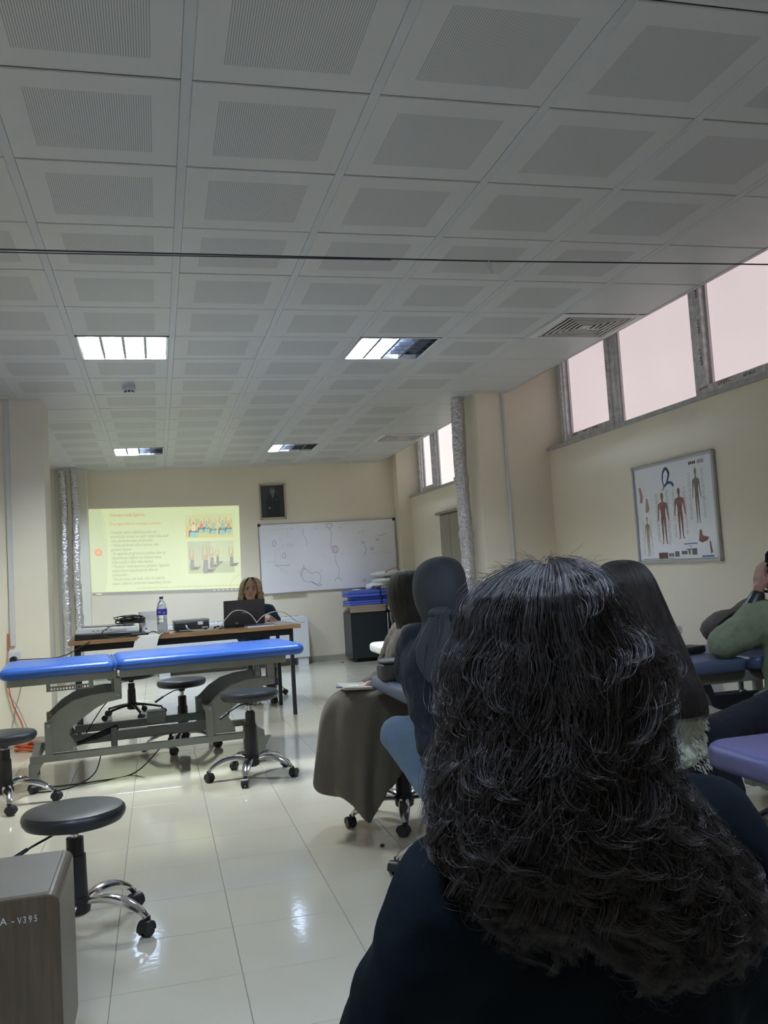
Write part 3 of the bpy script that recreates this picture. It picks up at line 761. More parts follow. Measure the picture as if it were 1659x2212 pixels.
# black cable tangle on the scanner
tg = []
rnd = random.Random(3)
for k in range(60):
    q = k*1.31; tg.append((p[0]+.44+(.10*math.sin(q)+.03*math.sin(q*.37)), p[1]+.09+.055*math.cos(q*1.17), TZ+.108+.03*(1+math.sin(q*.83+1))*(.5+.5*math.sin(k*.21)**2)+rnd.uniform(0,.01)))
tag(MB().tube(smooth_path(tg,6), .0036, 6).build('cable_tangle', M_BLACKC), 'tangled black cables heaped on the scanner', 'cable')
cable('black_cable', [(p[0]+.42,p[1]-.01,TZ+.095),(p[0]+.30,p[1]-.03,TZ+.10),(p[0]+.22,p[1]-.04,TZ+.05),(p[0]+.28,p[1]-.02,TZ+.008),(p[0]+.38,p[1]-.015,TZ+.006),(p[0]+.5,p[1]-.01,TZ+.02)], .0045, M_BLACKC, 'black cable looping down the front of the scanner')
# adapter & blue item
tag(MB().box(0,.14,0,.05,0,.028).build('power_adapter', M_BLACKP, smooth=False, bevel=.006), 'black power adapter at the right front of the scanner', 'adapter').matrix_world = Matrix.Translation(Vector(onT(.62,.01))) @ Matrix.Rotation(.1,4,'Z')
b2 = thing('small_bottle', 'small clear bottle with a blue label lying behind the adapter', 'bottle', onT(.71,.16))
MB().tube([(0,0,.033),(.02,0,.033),(.1,0,.033),(.12,0,.033),(.14,0,.033)], [.02,.033,.033,.015,.012], 14).build('bottle_body', mat('clear_plastic_small',(.8,.85,.9),rough=.1,trans=.6), b2)
MB().tube([(.03,0,.033),(.08,0,.033)], .0338, 14).build('bottle_label', mat('blue_label_small',(.05,.06,.35),rough=.5), b2)
# paper roll standing with trailing strip
pr_ = thing('paper_roll', 'white paper couch roll standing on the table, its strip hanging over the front', 'paper roll', onT(.78,.26))
MB().lathe([(.012,0),(.088,0),(.088,.195),(.012,.195),(.012,0)], 36).build('roll', M_PAPER, pr_)
st = MB(); Ls = []
path = [(.0,-.088,.12),(.03,-.12,.07),(.06,-.16,.025),(.04,-.20,.006),(.0,-.262,.004),(-.02,-.272,-.02),(-.04,-.275,-.09),(-.06,-.27,-.16)]
for q in path: Ls.append(q)
rr = []
for (x, y, z) in smooth_path(Ls, 4): rr.append((x, y, z))
vs = []; fs = []
for (x, y, z) in rr:
    hw = .095
    vs += [(x-hw, y+.006, z), (x+hw, y-.006, z), (x+hw, y-.005, z+.0015), (x-hw, y+.007, z+.0015)]
for i in range(len(rr)-1):
    for e in range(4): fs.append((i*4+e, i*4+(e+1)%4, i*4+4+(e+1)%4, i*4+4+e))
st.add(vs, fs); st.build('paper_strip', M_PAPER, pr_)
# water bottle
M_PET = mat('clear_pet', (.86,.90,.92), rough=.06, trans=.92, ior=1.3)
def bottle(x, y, z, label, labelm, cap_m=M_BLACKP, s=1.0):
    b = thing('water_bottle', label, 'bottle', (x, y, z))
    prof = [(.030,0),(.040,.004),(.042,.012),(.042,.07),(.039,.075),(.042,.08),(.042,.10),(.039,.105),(.042,.11),(.042,.13),(.039,.135),(.042,.14),(.043,.16),(.043,.215),(.041,.225),(.034,.255),(.020,.280),(.014,.292),(.014,.302)]
    MB().lathe([(r*s, zz*s) for r, zz in prof], 28).build('bottle_body', M_PET, b)
    MB().lathe([(.0438*s,.163*s),(.0438*s,.213*s)], 28).build('bottle_label', labelm, b)
    MB().lathe([(.016*s,.298*s),(.016*s,.318*s)], 20).build('cap', cap_m, b)
    return b
M_BLABEL = mat('blue_label', (.03,.03,.28), rough=.4)
bb = bottle(*onT(.875,.03)[:2], TZ, 'clear water bottle with a blue label and black cap on the table', M_BLABEL, s=1.0)
text('label_lettering', 'su', .022, M_PAPER, bb, (-.028,-.0445,.185), (PI/2,0,0))
MB().ell((.018,-.0445,.183),(.005,.0008,.005)).build('label_mark', M_PAPER, bb)
bottle(.93, 6.22, 0, 'empty clear water bottle standing on the floor behind the table leg', mat('blue_label_dark',(.04,.03,.16),rough=.4), s=1.05)
for k, (dx, nm) in enumerate(((.055,'left of the two tiny red bottle tops at the water bottle'),(.085,'right of the two tiny red bottle tops at the water bottle'))):
    q = onT(.875+dx-.03,-.0+.015); tag(MB().lathe([(.009,0),(.010,.002),(.010,.012),(.007,.014)], 14).build('red_bottle_top', mat('red_plastic',(.5,.03,.03),rough=.4)), nm, 'bottle_top', 'tiny red bottle tops').location = (q[0]-.01, q[1], TZ)  # small red bottle tops lying by the water bottle
# projector
pj = thing('projector', 'grey data projector between the water bottle and the laptop', 'projector', onT(.985,.18), math.radians(3))
M_PJ = mat('projector_shell', (.16,.18,.17), rough=.4); M_PJD = mat('projector_dark', (.02,.022,.024), rough=.4)
MB().box(0,.30,.02,.24,.012,.085).build('body', M_PJD, pj, smooth=False, bevel=.012)
MB().box(-.003,.303,.02,.243,.078,.097).build('top_shell', M_PJ, pj, smooth=False, bevel=.009)
vt = MB()
for k in range(12): vt.box(.03+.009*k,.034+.009*k,.0175,.022,.03,.07)
vt.build('air_slots', M_BLACKM, pj, smooth=False)
MB().box(.20,.245,.017,.022,.05,.078).build('sticker', M_PAPER, pj, smooth=False)
MB().box(.235,.285,.017,.022,.022,.03).build('maker_plate', M_WHITEP, pj, smooth=False)
for (x, y) in ((.03,.04),(.27,.04),(.15,.22)): MB().cyl((x,y,0),(x,y,.014),.012).build('foot', M_BLACKP, pj)
MB().cyl((.15,.24,.05),(.15,.262,.05),.028,n=24).build('lens', M_BLACKM, pj)
MB().cyl((.10,.02,.05),(.105,-.02,.03),.008).build('plug', M_WHITEP, pj)
q = onT(.985,.18)
cable('white_cable', [(q[0]+.105,q[1]-.02,TZ+.03),(q[0]+.15,q[1]-.06,TZ+.008),(q[0]+.25,q[1]-.08,TZ+.006),(q[0]+.37,q[1]-.05,TZ+.01),(q[0]+.43,q[1]-.05,TZ+.08),(q[0]+.50,q[1]-.05,TZ+.145),(q[0]+.58,q[1]-.06,TZ+.15),(q[0]+.65,q[1]-.07,TZ+.11),(q[0]+.70,q[1]-.08,TZ+.035)], .0042, M_WHITEC2, 'beige cable arching from the projector to the laptop')
cable('white_cable', [(q[0]+.70,q[1]-.08,TZ+.035),(q[0]+.76,q[1]-.07,TZ+.09),(q[0]+.86,q[1]-.06,TZ+.12),(q[0]+.95,q[1]-.04,TZ+.105),(q[0]+1.0,q[1]-.02,TZ+.07),(q[0]+1.06,q[1]+.0,TZ+.02),(q[0]+1.10,q[1]+.03,TZ+.006),(q[0]+1.14,q[1]+.02,TZ+.006)], .0042, M_WHITEC2, 'beige cable arching from the laptop to the right table edge')
cable('black_cable', [(q[0]-.35,q[1]-.12,TZ+.01),(q[0]-.25,q[1]-.13,TZ+.01),(q[0]-.18,q[1]-.10,TZ+.03),(q[0]-.12,q[1]-.12,TZ+.01),(q[0]-.03,q[1]-.04,TZ+.02),(q[0]+.08,q[1]-.05,TZ+.006),(q[0]+.25,q[1]-.04,TZ+.006),(q[0]+.42,q[1]-.02,TZ+.006)], .0035, M_BLACKC, 'thin black cable running along the table past the projector')
# laptop (back of the screen towards us)
lp = thing('laptop', 'dark grey open laptop in front of the lecturer', 'laptop', onT(1.60,.26), math.radians(3))
M_LAP = mat('laptop_shell', (.045,.042,.042), rough=.35, metal=.4)
MB().box(-.18,.18,.0,.25,.001,.018).build('laptop_base', M_LAP, lp, smooth=False, bevel=.004)
lid = MB().box(-.183,.183,-.004,.004,.0,.232).build('laptop_lid', M_LAP, lp, smooth=False, bevel=.003)
lid.matrix_basis = Matrix.Translation((0,-.004,.012)) @ Matrix.Rotation(math.radians(12),4,'X')
lg = MB().box(-.022,.022,-.0052,-.0045,.112,.118).build('lid_emblem', M_STEEL, lid, smooth=False)
MB().box(-.172,.172,.0041,.005,.012,.222).build('screen', mat('screen_glow',(.02,.02,.02),rough=.2,emit=(.6,.7,.8),estr=.5), lid, smooth=False)
# mouse, dongle, notebook, pen
ms = thing('computer_mouse', 'small black mouse between projector and laptop', 'mouse', onT(1.35,.17))
MB().ell((0,0,.010),(.035,.025,.022)).build('mouse_shell', M_BLACKP, ms)
ad = tag(MB().ell((0,0,.028),(.028,.02,.028)).build('webcam', M_BLACKP), 'round black gadget against the laptop screen', 'gadget'); ad.location = onT(1.52,.18)
nb = thing('notebook', 'thin blue and white notebook in front of the laptop', 'notebook', onT(1.60,.09), math.radians(6))
MB().box(-.01,.23,-.06,.08,.0,.012).build('pages', M_PAPER, nb, smooth=False)
MB().box(-.012,.232,-.062,.082,.012,.016).build('cover', mat('blue_cover',(.06,.07,.2),rough=.4), nb, smooth=False)
MB().tube([(.08,.0,.019),(.20,.03,.019)], .004).build('pen', M_STEEL, nb)
tag(MB().cyl((0,0,.006),(.09,.02,.006),.006,n=8).build('marker_pen', mat('marker_white',(.6,.6,.6),rough=.4)), 'white marker pen right of the laptop', 'pen').location = onT(1.80,.22)

# fan-coil unit on the far wall behind the table
fc = thing('fan_coil_unit', 'long white floor-standing fan coil unit below the whiteboard', 'heater', (-.20, FARY, 0))
MB().prism([(0,.10),(2.02,.10),(2.02,.62),(1.98,.66),(.04,.66),(0,.62)], -.24, -.012).build('casing', M_WHITEP, fc, smooth=False, bevel=.012)
gr = MB()
for k in range(24): gr.box(.12+.075*k,.17+.075*k,-.20,-.08,.659,.664)
gr.build('top_grille', M_GREYM, fc, smooth=False)
MB().box(.02,.16,-.22,-.02,0,.10).box(1.86,2.0,-.22,-.02,0,.10).build('foot', M_WHITEP, fc, smooth=False)

# ================================================================== FAR WALL THINGS
def flat(mb, pts, n_off=0, mi=0):  # polygon on the far wall plane, given in (x,z)
    mb.add([(x, n_off, z) for x, z in pts], [tuple(range(len(pts)))], mi); return mb
def ell2(cx, cz, rx, rz, n=16, rot=0):
    return [(cx+rx*math.cos(a)*math.cos(rot)-rz*math.sin(a)*math.sin(rot), cz+rx*math.cos(a)*math.sin(rot)+rz*math.sin(a)*math.cos(rot)) for a in [2*PI*k/n for k in range(n)]]
def limb2(a, b, ra, rb):
    dx, dz = b[0]-a[0], b[1]-a[1]; L = math.hypot(dx, dz) or 1; nx, nz = -dz/L, dx/L
    return [(a[0]-nx*ra, a[1]-nz*ra), (b[0]-nx*rb, b[1]-nz*rb), (b[0]+nx*rb, b[1]+nz*rb), (a[0]+nx*ra, a[1]+nz*ra)]
def stroke(mb, pts, w_, off):
    for a, b in zip(pts[:-1], pts[1:]): flat(mb, limb2(a, b, w_, w_), off)

# projected slide: projector light on the wall, put into emissive colours
def em(name, col, k=1.0): return mat(name, (.45,.42,.34), rough=.7, emit=tuple(c*k for c in col), estr=1.0)
SK = .84
sl = thing('projected_slide', 'pale green slide with Turkish text projected on the far wall', 'projection', (0, FARY-.0015, 0))
M_SL = em('slide_background', (.47,.55,.29), SK)
M_SL2 = em('slide_side_band', (.40,.47,.27), SK)
q4 = [(-.993,1.155),(.958,1.093),(.977,2.228),(-1.006,2.262)]
mb = MB(); flat(mb, q4, 0); mb.build('slide_light', M_SL, sl, smooth=False)
def S(u, v):  # u 0..1 left-right, v 0..1 bottom-top
    x0 = q4[0][0]+(q4[3][0]-q4[0][0])*v; x1 = q4[1][0]+(q4[2][0]-q4[1][0])*v
    zl = q4[0][1]+(q4[3][1]-q4[0][1])*v; zr = q4[1][1]+(q4[2][1]-q4[1][1])*v
    return (x0+(x1-x0)*u, zl+(zr-zl)*u)
def Sq(mb, pts, off): flat(mb, [S(*p) for p in pts], off)
mb = MB(); Sq(mb, [(0,0),(.085,0),(.10,.3),(.105,.55),(.09,.85),(.07,1),(0,1)], -.0005); mb.build('side_band', M_SL2, sl, smooth=False)
mb = MB(); pts = [S(.075,1), S(.098,.85), S(.108,.6), S(.107,.4), S(.098,.15), S(.083,0)]; stroke(mb, pts, .002, -.0012)
pts = [S(.915,.0),S(.925,.06),S(.945,.11),S(.97,.145),S(1,.165)]; stroke(mb, pts, .0022, -.0012)
mb.build('thin_curves', em('slide_line',(.22,.26,.12),SK), sl, smooth=False)
mb = MB(); c = S(.053,.475); flat(mb, ell2(c[0],c[1],.052,.050,28), -.0012); mb.build('orange_disc', em('slide_orange',(.60,.20,.05),SK), sl, smooth=False)
M_SW = em('slide_white',(.62,.62,.45),SK)
slope = math.atan2(q4[1][1]-q4[0][1], q4[1][0]-q4[0][0])*.75
def stext(s, u, v, size, m, sx=1.0):
    x, z = S(u, v); text('slide_lettering', s, size, m, sl, (x, -.0014, z), (PI/2, -slope*1.15, 0), ext=0, sx=sx)
stext('5', .046, .462, .05, M_SW)
M_ST1 = em('slide_red_text',(.40,.13,.06),SK); M_ST2 = em('slide_grey_text',(.15,.155,.09),SK)
stext('Osteoporozda Egzersiz', .135, .905, .060, M_ST1, .80)
stext('Grup egzersizlerinin avantajları şunlardır:', .135, .80, .054, M_ST1, .74)
L_ = ['• Hastaları kendi rehabilitasyonları için', 'sorumluluk almaya ve pasif rolden daha aktif', 'role yönlendirmeye yardımcıdır.', '• Hasta etkilenen vücut kısmına olan', 'güvenini kazanır.', '• Ev egzersiz programının pratikte daha iyi', 'öğrenilmesi sağlanır ve böylece hasta', 'bağımsızlığını daha rahat kazanır.', '• Hastanın motivasyonunu geliştirir. Egzersiz', 'alışkanlığının kazanılmasında etkili bir', 'yöntemdir.', '• Birçok hasta, aynı anda, etkin bir şekilde', 'tedavi edilerek zamandan kazanılmış olunur.']
W__ = [.395,.455,.325,.375,.17,.435,.385,.34,.455,.385,.115,.43,.45]
for k, s in enumerate(L_):
    stext(s, .135, .695-.0510*k, .057, M_ST2, .745*W__[k]*44/.455/max(len(s),1)*.99)
mb = MB()
u = .29
rnd = random.Random(5)
while u < .97:
    ww = rnd.uniform(.012,.035); Sq(mb, [(u,.028),(u+ww,.030),(u+ww,.043),(u,.041)], -.0012); u += ww+.006
mb.build('faint_bottom_text', em('slide_faint',(.36,.38,.15),SK), sl, smooth=False)
# photo 1: people on exercise balls
def quadS(u0, v0, u1, v1, off, m, name):
    mb = MB(); Sq(mb, [(u0,v0),(u1,v0),(u1,v1),(u0,v1)], off); return mb.build(name, m, sl, smooth=False)
quadS(.63,.62,.955,.80,-.0010,em('slide_ochre',(.50,.42,.14),SK),'gym_photo_floor')
quadS(.63,.775,.955,.905,-.0011,em('slide_pale_photo',(.46,.50,.24),SK),'gym_photo_wall')
cols = [em('ball_teal',(.12,.45,.42),SK), em('dark_clothes',(.10,.08,.10),SK), em('pink_shirt',(.45,.12,.12),SK), em('skin_tone',(.38,.24,.12),SK), em('teal_shirt',(.15,.38,.38),SK), em('white_shirt',(.55,.55,.36),SK)]
def sitter(u, v, k, s=1.0):
    x, z = S(u, v); h = .11*s
    mb = MB(); flat(mb, ell2(x, z-.02*s, .045*s, .045*s, 18), -.0016); mb.build('exercise_ball', cols[0], sl, smooth=False)
    mb = MB(); flat(mb, limb2((x-.055*s,z+.03*s),(x+.05*s,z+.02*s),.017*s,.015*s), -.0018); flat(mb, limb2((x-.055*s,z+.03*s),(x-.06*s,z-.05*s),.011*s,.008*s), -.0018); mb.build('figure_trousers', cols[1], sl, smooth=False)
    mb = MB(); flat(mb, limb2((x,z+.025*s),(x,z+.11*s),.028*s,.024*s), -.0020); mb.build('figure_shirt', cols[k], sl, smooth=False)
    mb = MB(); flat(mb, ell2(x,z+.135*s,.015*s,.019*s), -.0022)
    for sg in (-1,1): flat(mb, limb2((x+sg*.024*s,z+.10*s),(x+sg*.05*s,z+.13*s),.008*s,.007*s), -.0022); flat(mb, limb2((x+sg*.05*s,z+.13*s),(x+sg*.04*s,z+.20*s),.007*s,.005*s), -.0022)
    mb.build('figure_skin', cols[3], sl, smooth=False)
sitter(.685,.68,5,1.0); sitter(.74,.715,2,.8); sitter(.775,.72,4,.75); sitter(.82,.70,4,.8); sitter(.885,.70,4,.95); sitter(.925,.71,3,.8)
quadS(.64,.19,.955,.575,-.0010,em('slide_grey_photo',(.34,.39,.24),SK),'yoga_photo_wall')
quadS(.64,.19,.955,.30,-.0013,em('slide_grey_floor',(.30,.36,.17),SK),'yoga_photo_floor')
quadS(.80,.33,.955,.57,-.0012,em('slide_window_photo',(.40,.47,.26),SK),'yoga_photo_window')
def yogi(u, v, s, light=False):
    x, z = S(u, v)
    mb = MB(); flat(mb, limb2((x,z),(x+.01*s,z+.13*s),.028*s,.022*s), -.0020); flat(mb, limb2((x-.02*s,z),(x+.09*s,z-.005*s),.022*s,.012*s), -.0019); flat(mb, limb2((x,z+.01*s),(x+.11*s,z+.02*s),.016*s,.010*s), -.0019)
    mb.build('yoga_figure_clothes', em('yoga_dark',(.12,.11,.11),SK), sl, smooth=False)
    mb = MB(); flat(mb, ell2(x+.012*s,z+.16*s,.017*s,.022*s), -.0022)
    for sg in (-1,1): flat(mb, limb2((x+sg*.02*s,z+.125*s),(x+sg*.028*s,z+.20*s),.009*s,.007*s), -.0022); flat(mb, limb2((x+sg*.028*s,z+.20*s),(x+sg*.02*s,z+.28*s),.007*s,.005*s), -.0022)
    mb.build('yoga_figure_skin', cols[3], sl, smooth=False)
yogi(.665,.245,1.0); yogi(.755,.21,1.25); yogi(.80,.27,.95); yogi(.84,.31,.7); yogi(.935,.28,.9)
# dim taskbar strip under the slide, faint projector light put in as emission
M_TB = em('slide_black_level',(.035,.03,.03),SK)
mb = MB(); flat(mb, [(-.993,1.155-.042),(.955,1.093-.052),(.958,1.092),(-.993,1.154)], 0); mb.build('dim_projected_strip', M_TB, sl, smooth=False)
mb = MB()
for k in range(6): xk = .58+.058*k; flat(mb, limb2((xk,1.083-.001*k),(xk+.025,1.086-.001*k),.006,.004), -.0012)
flat(mb, limb2((-.94,1.132),(-.87,1.130),.006,.006), -.0012)
mb.build('control_icons', M_SW, sl, smooth=False)

# whiteboard
wb = thing('whiteboard', 'large whiteboard with faint marker drawings on the far wall', 'whiteboard', (0, FARY, 0))
x0, x1, z0, z1 = 1.2208, 3.1834, CEIL-1.7863, CEIL-.8129
M_WB = mat('whiteboard_surface', (.85,.83,.86), rough=.18, var=.04, vscale=2)
MB().box(x0+.012,x1-.012,-.016,-.002,z0+.012,z1-.012).build('board', M_WB, wb, smooth=False)
M_AL = mat('aluminium_frame', (.50,.50,.50), rough=.35, metal=.9)
for a, b, c_, d_ in ((x0,x1,z1-.014,z1),(x0,x1,z0,z0+.014),(x0,x0+.014,z0,z1),(x1-.014,x1,z0,z1)):
    MB().box(a,b,-.024,-.001,c_,d_).build('frame_rail', M_AL, wb, smooth=False, bevel=.002)
for a, c_ in ((x0-.004,z0-.004),(x1-.034,z0-.004),(x0-.004,z1-.034),(x1-.034,z1-.034)):
    MB().box(a,a+.038,-.028,-.0005,c_,c_+.038).build('corner_cap', M_BLACKP, wb, smooth=False, bevel=.004)
MB().box(x0+.15,x0+.62,-.07,-.024,z0-.004,z0+.004).build('pen_tray', M_AL, wb, smooth=False)
M_MK = mat('marker_ink', (.26,.26,.32), rough=.5); M_MKF = mat('faded_marker_ink', (.60,.58,.62), rough=.5); M_MKR = mat('red_marker_ink', (.45,.10,.12), rough=.5)
def B(u, v): return (x0+(x1-x0)*u, z1-(z1-z0)*v)        # u right, v down
def strk(pts, m, w_=.0026, name='marker_line'):
    mb = MB(); stroke(mb, [B(*p) for p in pts], w_, -.0168); mb.build(name, m, wb, smooth=False)
def circ(u, v, ru, rv, n=18): return [(u+ru*math.cos(2*PI*k/n), v+rv*math.sin(2*PI*k/n)) for k in range(n+1)]
strk(circ(.108,.285,.011,.045), M_MK); strk(circ(.175,.465,.011,.04), M_MK)
strk([(.148,.20),(.158,.24),(.168,.28),(.17,.33),(.168,.36)], M_MKF); strk([(.19,.30),(.25,.31)], M_MKF); strk([(.20,.325),(.25,.33)], M_MKF)
for k in range(8): strk([(.148,.36+.045*k),(.148,.38+.045*k)], M_MKF)
strk([(.05,.545),(.10,.54)], M_MKF); strk([(.105,.60),(.215,.605)], M_MK)
strk([(.09,.09),(.21,.08),(.21,.2)], M_MKF, .0018); strk([(.11,.44),(.11,.6),(.2,.72)], M_MKF, .0018)
strk([(.325,.09),(.315,.14),(.325,.20),(.342,.26),(.34,.34)], M_MK, .002)
strk(circ(.51,.065,.022,.035), M_MK); strk([(.51,.10),(.525,.18),(.52,.26),(.515,.36),(.51,.40)], M_MK, .002)
strk(circ(.545,.415,.022,.055), M_MKR, .0028); strk([(.537,.37),(.537,.46)], M_MKR); strk([(.552,.37),(.552,.46)], M_MKR)
strk([(.548,.48),(.54,.56),(.55,.63),(.565,.68),(.565,.75),(.555,.82)], M_MK, .002); strk([(.53,.87),(.54,.835),(.56,.83),(.575,.85),(.575,.88)], M_MK)
heart = [(.335,.69),(.318,.665),(.30,.70),(.293,.77),(.305,.84),(.34,.865),(.36,.855),(.385,.885),(.41,.90),(.425,.86),(.43,.80),(.42,.745),(.40,.72),(.375,.745),(.355,.73),(.335,.69)]
strk(heart, M_MK, .0022); strk([(.285,.78),(.29,.70),(.31,.65),(.32,.68)], M_MK); strk([(.31,.61),(.312,.66)], M_MK); strk([(.36,.86),(.39,.905),(.42,.925),(.435,.90)], M_MK, .004)
for s, u, v, sz in (('L',.035,.07,.05),('R',.23,.07,.05),('L',.41,.08,.05),('R',.585,.09,.05),('L',.265,.70,.045),('R',.43,.70,.045),('L',.465,.485,.05),('R',.585,.47,.05),('12',.73,.88,.055),('01',.83,.895,.05),('m',.85,.29,.05),('2b',.80,.42,.06),('3b',.74,.32,.05)):
    x, z = B(u, v); text('marker_lettering', s, sz, M_MKF if s in 'LR' else M_MK, wb, (x, -.0168, z-.03), (PI/2, 0, 0), ext=.0002)
strk(circ(.865,.27,.018,.045), M_MKF); strk([(.88,.25),(.93,.22)], M_MK); strk([(.76,.38),(.775,.42),(.77,.47),(.755,.52)], M_MK); strk([(.80,.50),(.88,.485),(.97,.51)], M_MKF); strk([(.72,.2),(.73,.18)], M_MK); strk([(.745,.18),(.76,.165)], M_MK)
# portrait
pt = thing('framed_portrait', 'framed dark portrait photograph of a man in a suit on the far wall', 'picture', (0, FARY, 0))
a0, a1, b0, b1 = 1.2628, 1.6228, CEIL-.7514, CEIL-.2542
M_PF = mat('cream_frame', (.42,.37,.28), rough=.4)
for a, b, c_, d_ in ((a0,a1,b1-.022,b1),(a0,a1,b0,b0+.028),(a0,a0+.02,b0,b1),(a1-.02,a1,b0,b1)):
    MB().box(a,b,-.03,-.001,c_,d_).build('frame_side', M_PF, pt, smooth=False, bevel=.003)
MB().box(a0+.015,a1-.015,-.012,-.001,b0+.02,b1-.015).build('photo_print', mat('print_dark',(.035,.033,.03),rough=.3,var=.3,vscale=7), pt, smooth=False)
pm = (a0+a1)/2; pz = b0+.04
mb = MB(); flat(mb, [(pm-.085,pz),(pm+.09,pz),(pm+.10,pz+.20),(pm+.085,pz+.28),(pm+.03,pz+.305),(pm-.02,pz+.305),(pm-.075,pz+.27),(pm-.095,pz+.16)], -.0125); mb.build('print_suit', mat('print_suit',(.012,.012,.012),rough=.4), pt, smooth=False)
mb = MB(); flat(mb, [(pm-.012,pz+.31),(pm+.022,pz+.31),(pm+.008,pz+.22)], -.0128); mb.build('print_shirt', mat('print_pale',(.30,.28,.24),rough=.4), pt, smooth=False)
mb = MB(); flat(mb, limb2((pm+.005,pz+.305),(pm+.007,pz+.235),.006,.005), -.013); mb.build('print_tie', MATS['print_suit'], pt, smooth=False)
mb = MB(); flat(mb, ell2(pm+.003,pz+.355,.032,.044,20), -.0128); flat(mb, ell2(pm-.045,pz+.12,.022,.014,14), -.0128); flat(mb, ell2(pm+.055,pz+.235,.010,.006,10), -.0128); mb.build('print_skin', mat('print_skin',(.20,.17,.14),rough=.4), pt, smooth=False)
mb = MB(); flat(mb, ell2(pm+.001,pz+.388,.030,.017,14), -.013); mb.build('print_hair', mat('print_hair',(.10,.09,.08),rough=.4), pt, smooth=False)
mb = MB(); [flat(mb, ell2(pm+.003+sg*.011,pz+.362,.005,.0025,8), -.0131) for sg in (-1,1)]; flat(mb, ell2(pm+.004,pz+.335,.009,.003,8), -.0131); mb.build('print_features', MATS['print_suit'], pt, smooth=False)

# black cabinet in the far corner with mats and linen
cb = thing('storage_cabinet', 'dark cabinet with a pale wooden top drawer below folded blue mats', 'cabinet', (2.345, 9.30, 0))
M_DK = mat('dark_laminate', (.012,.018,.024), rough=.35); M_DK2 = mat('dark_brown_laminate', (.022,.018,.016), rough=.4)
M_PWOOD = wood_mat('pale_wood', (.30,.22,.16), (.38,.29,.22), 'X', 3, .5)
MB().box(0,.50,0,.50,.05,.66).build('carcass', M_DK, cb, smooth=False, bevel=.004)
MB().box(.0,.49,-.012,.02,.665,.735).build('drawer', M_PWOOD, cb, smooth=False, bevel=.003)
MB().box(-.005,.50,-.015,.5,.735,.76).build('top_board', M_PWOOD, cb, smooth=False, bevel=.003)
for x in (.06,.40): MB().cyl((x,.05,0),(x,.05,.05),.015).build('foot', M_BLACKP, cb)
tag(MB().box(0,.55,0,.42,.05,.72).build('side_cabinet', M_DK2, smooth=False, bevel=.004), 'dark brown low cabinet in the far right corner', 'cabinet').location = (2.862, 9.35, -.05)
pole = thing('steel_pole', 'thin steel pole standing in front of the dark cabinet', 'pole', (2.76, 8.9, 0))
MB().cyl((0,0,.02),(0,0,.66),.009).build('rod', M_STEEL, pole)
MB().lathe([(.10,0),(.10,.012),(.012,.02)], 24).build('pole_base', M_BLACKM, pole)
gc = thing('grey_chair', 'grey chair with a curved armrest standing beside the steel pole', 'chair', (3.05, 8.95, 0))
M_GCH = mat('grey_plastic_arm', (.14,.15,.15), rough=.5)
MB().tube(smooth_path([(-.25,-.05,.655),(-.19,-.05,.67),(-.12,-.05,.72),(-.09,-.05,.80)],6), .02, 10, flat=.5).build('armrest', M_GCH, gc)
rbox(.44,.42,.42,.48,.06,.02,x0=-.2,y0=-.2).build('seat', M_BLACKV, gc)
for x in (-.18,.20):
    for y in (-.18,.18): MB().cyl((x,y,0),(x,y,.43),.012).build('leg', M_GCH, gc)
MB().tube(smooth_path([(-.2,-.05,.44),(-.24,-.05,.55),(-.25,-.05,.655)],5), .014, 8).build('arm_post', M_GCH, gc)
rbox(.42,.04,.55,.88,.02,.01,x0=-.19,y0=.2).build('backrest', M_BLACKV, gc)
M_MAT = mat('blue_mat_vinyl', (.07,.12,.50), rough=.4, bump=.3, bscale=20)
def mat_(x, y, z, L, D, h, label, rz=0):
    t = thing('folded_mat', label, 'mat', (x, y, z), rz, 'folded blue mats on the dark cabinet')
    rbox(L, D, 0, h*.49, .02, .012).build('lower_fold', M_MAT, t)
    rbox(L, D, h*.5, h, .02, .012).build('upper_fold', M_MAT, t)
    MB().box(L*.78,L*.78+.02,-.003,D+.003,-.0005,h+.002).build('strap', mat('dark_strap',(.01,.01,.05),rough=.6), t, smooth=False)
mat_(2.335, 9.28, .761, .56, .46, .062, 'lowest of the three folded blue mats')
mat_(2.40, 9.30, .825, .50, .44, .045, 'middle of the three folded blue mats')
mat_(2.325, 9.27, .872, .56, .46, .085, 'topmost folded blue mat under the white linen')
def lump(name, mbx, m, label, cat, voxel=.012, disp=.02, dscale=.05, parent=None):
    o = blob(name, mbx, m, parent, voxel, 3, disp, dscale); 
    if label: tag(o, label, cat)
    return o
def cushion(name, c, L, D, H, label, m, rz=0, cat='pillow'):
    t = thing(name, label, cat, c, rz, None)
    rr = []; n = 24
    for j in range(9):
        ph = -PI/2+PI*j/8
        s_ = max(math.cos(ph), .02)**.45; zz = H/2*math.sin(ph)
        rr.append([(L/2*s_*abs(math.cos(a))**.5*(1 if math.cos(a)>0 else -1), D/2*s_*abs(math.sin(a))**.5*(1 if math.sin(a)>0 else -1), zz*(1-.25*abs(math.cos(2*a)))) for a in [2*PI*k/n+.01 for k in range(n)]])
    MB().rings(rr).build('pillow_case', m, t)
    return t
lump('white_linen', MB().ell((0,0,.03),(.15,.12,.035)).ell((.06,.02,.05),(.14,.12,.035)).ell((-.12,-.06,.0),(.05,.04,.035)), M_WHITEC, 'crumpled white sheets heaped on the blue mats', 'linen').location = (2.76, 9.45, .99)
tag(MB().ell((0,0,.01),(.07,.05,.012)).build('folded_tissue', M_PAPER), 'small white tissue on the left of the topmost blue mat', 'tissue').location = (2.47, 9.40, .958)
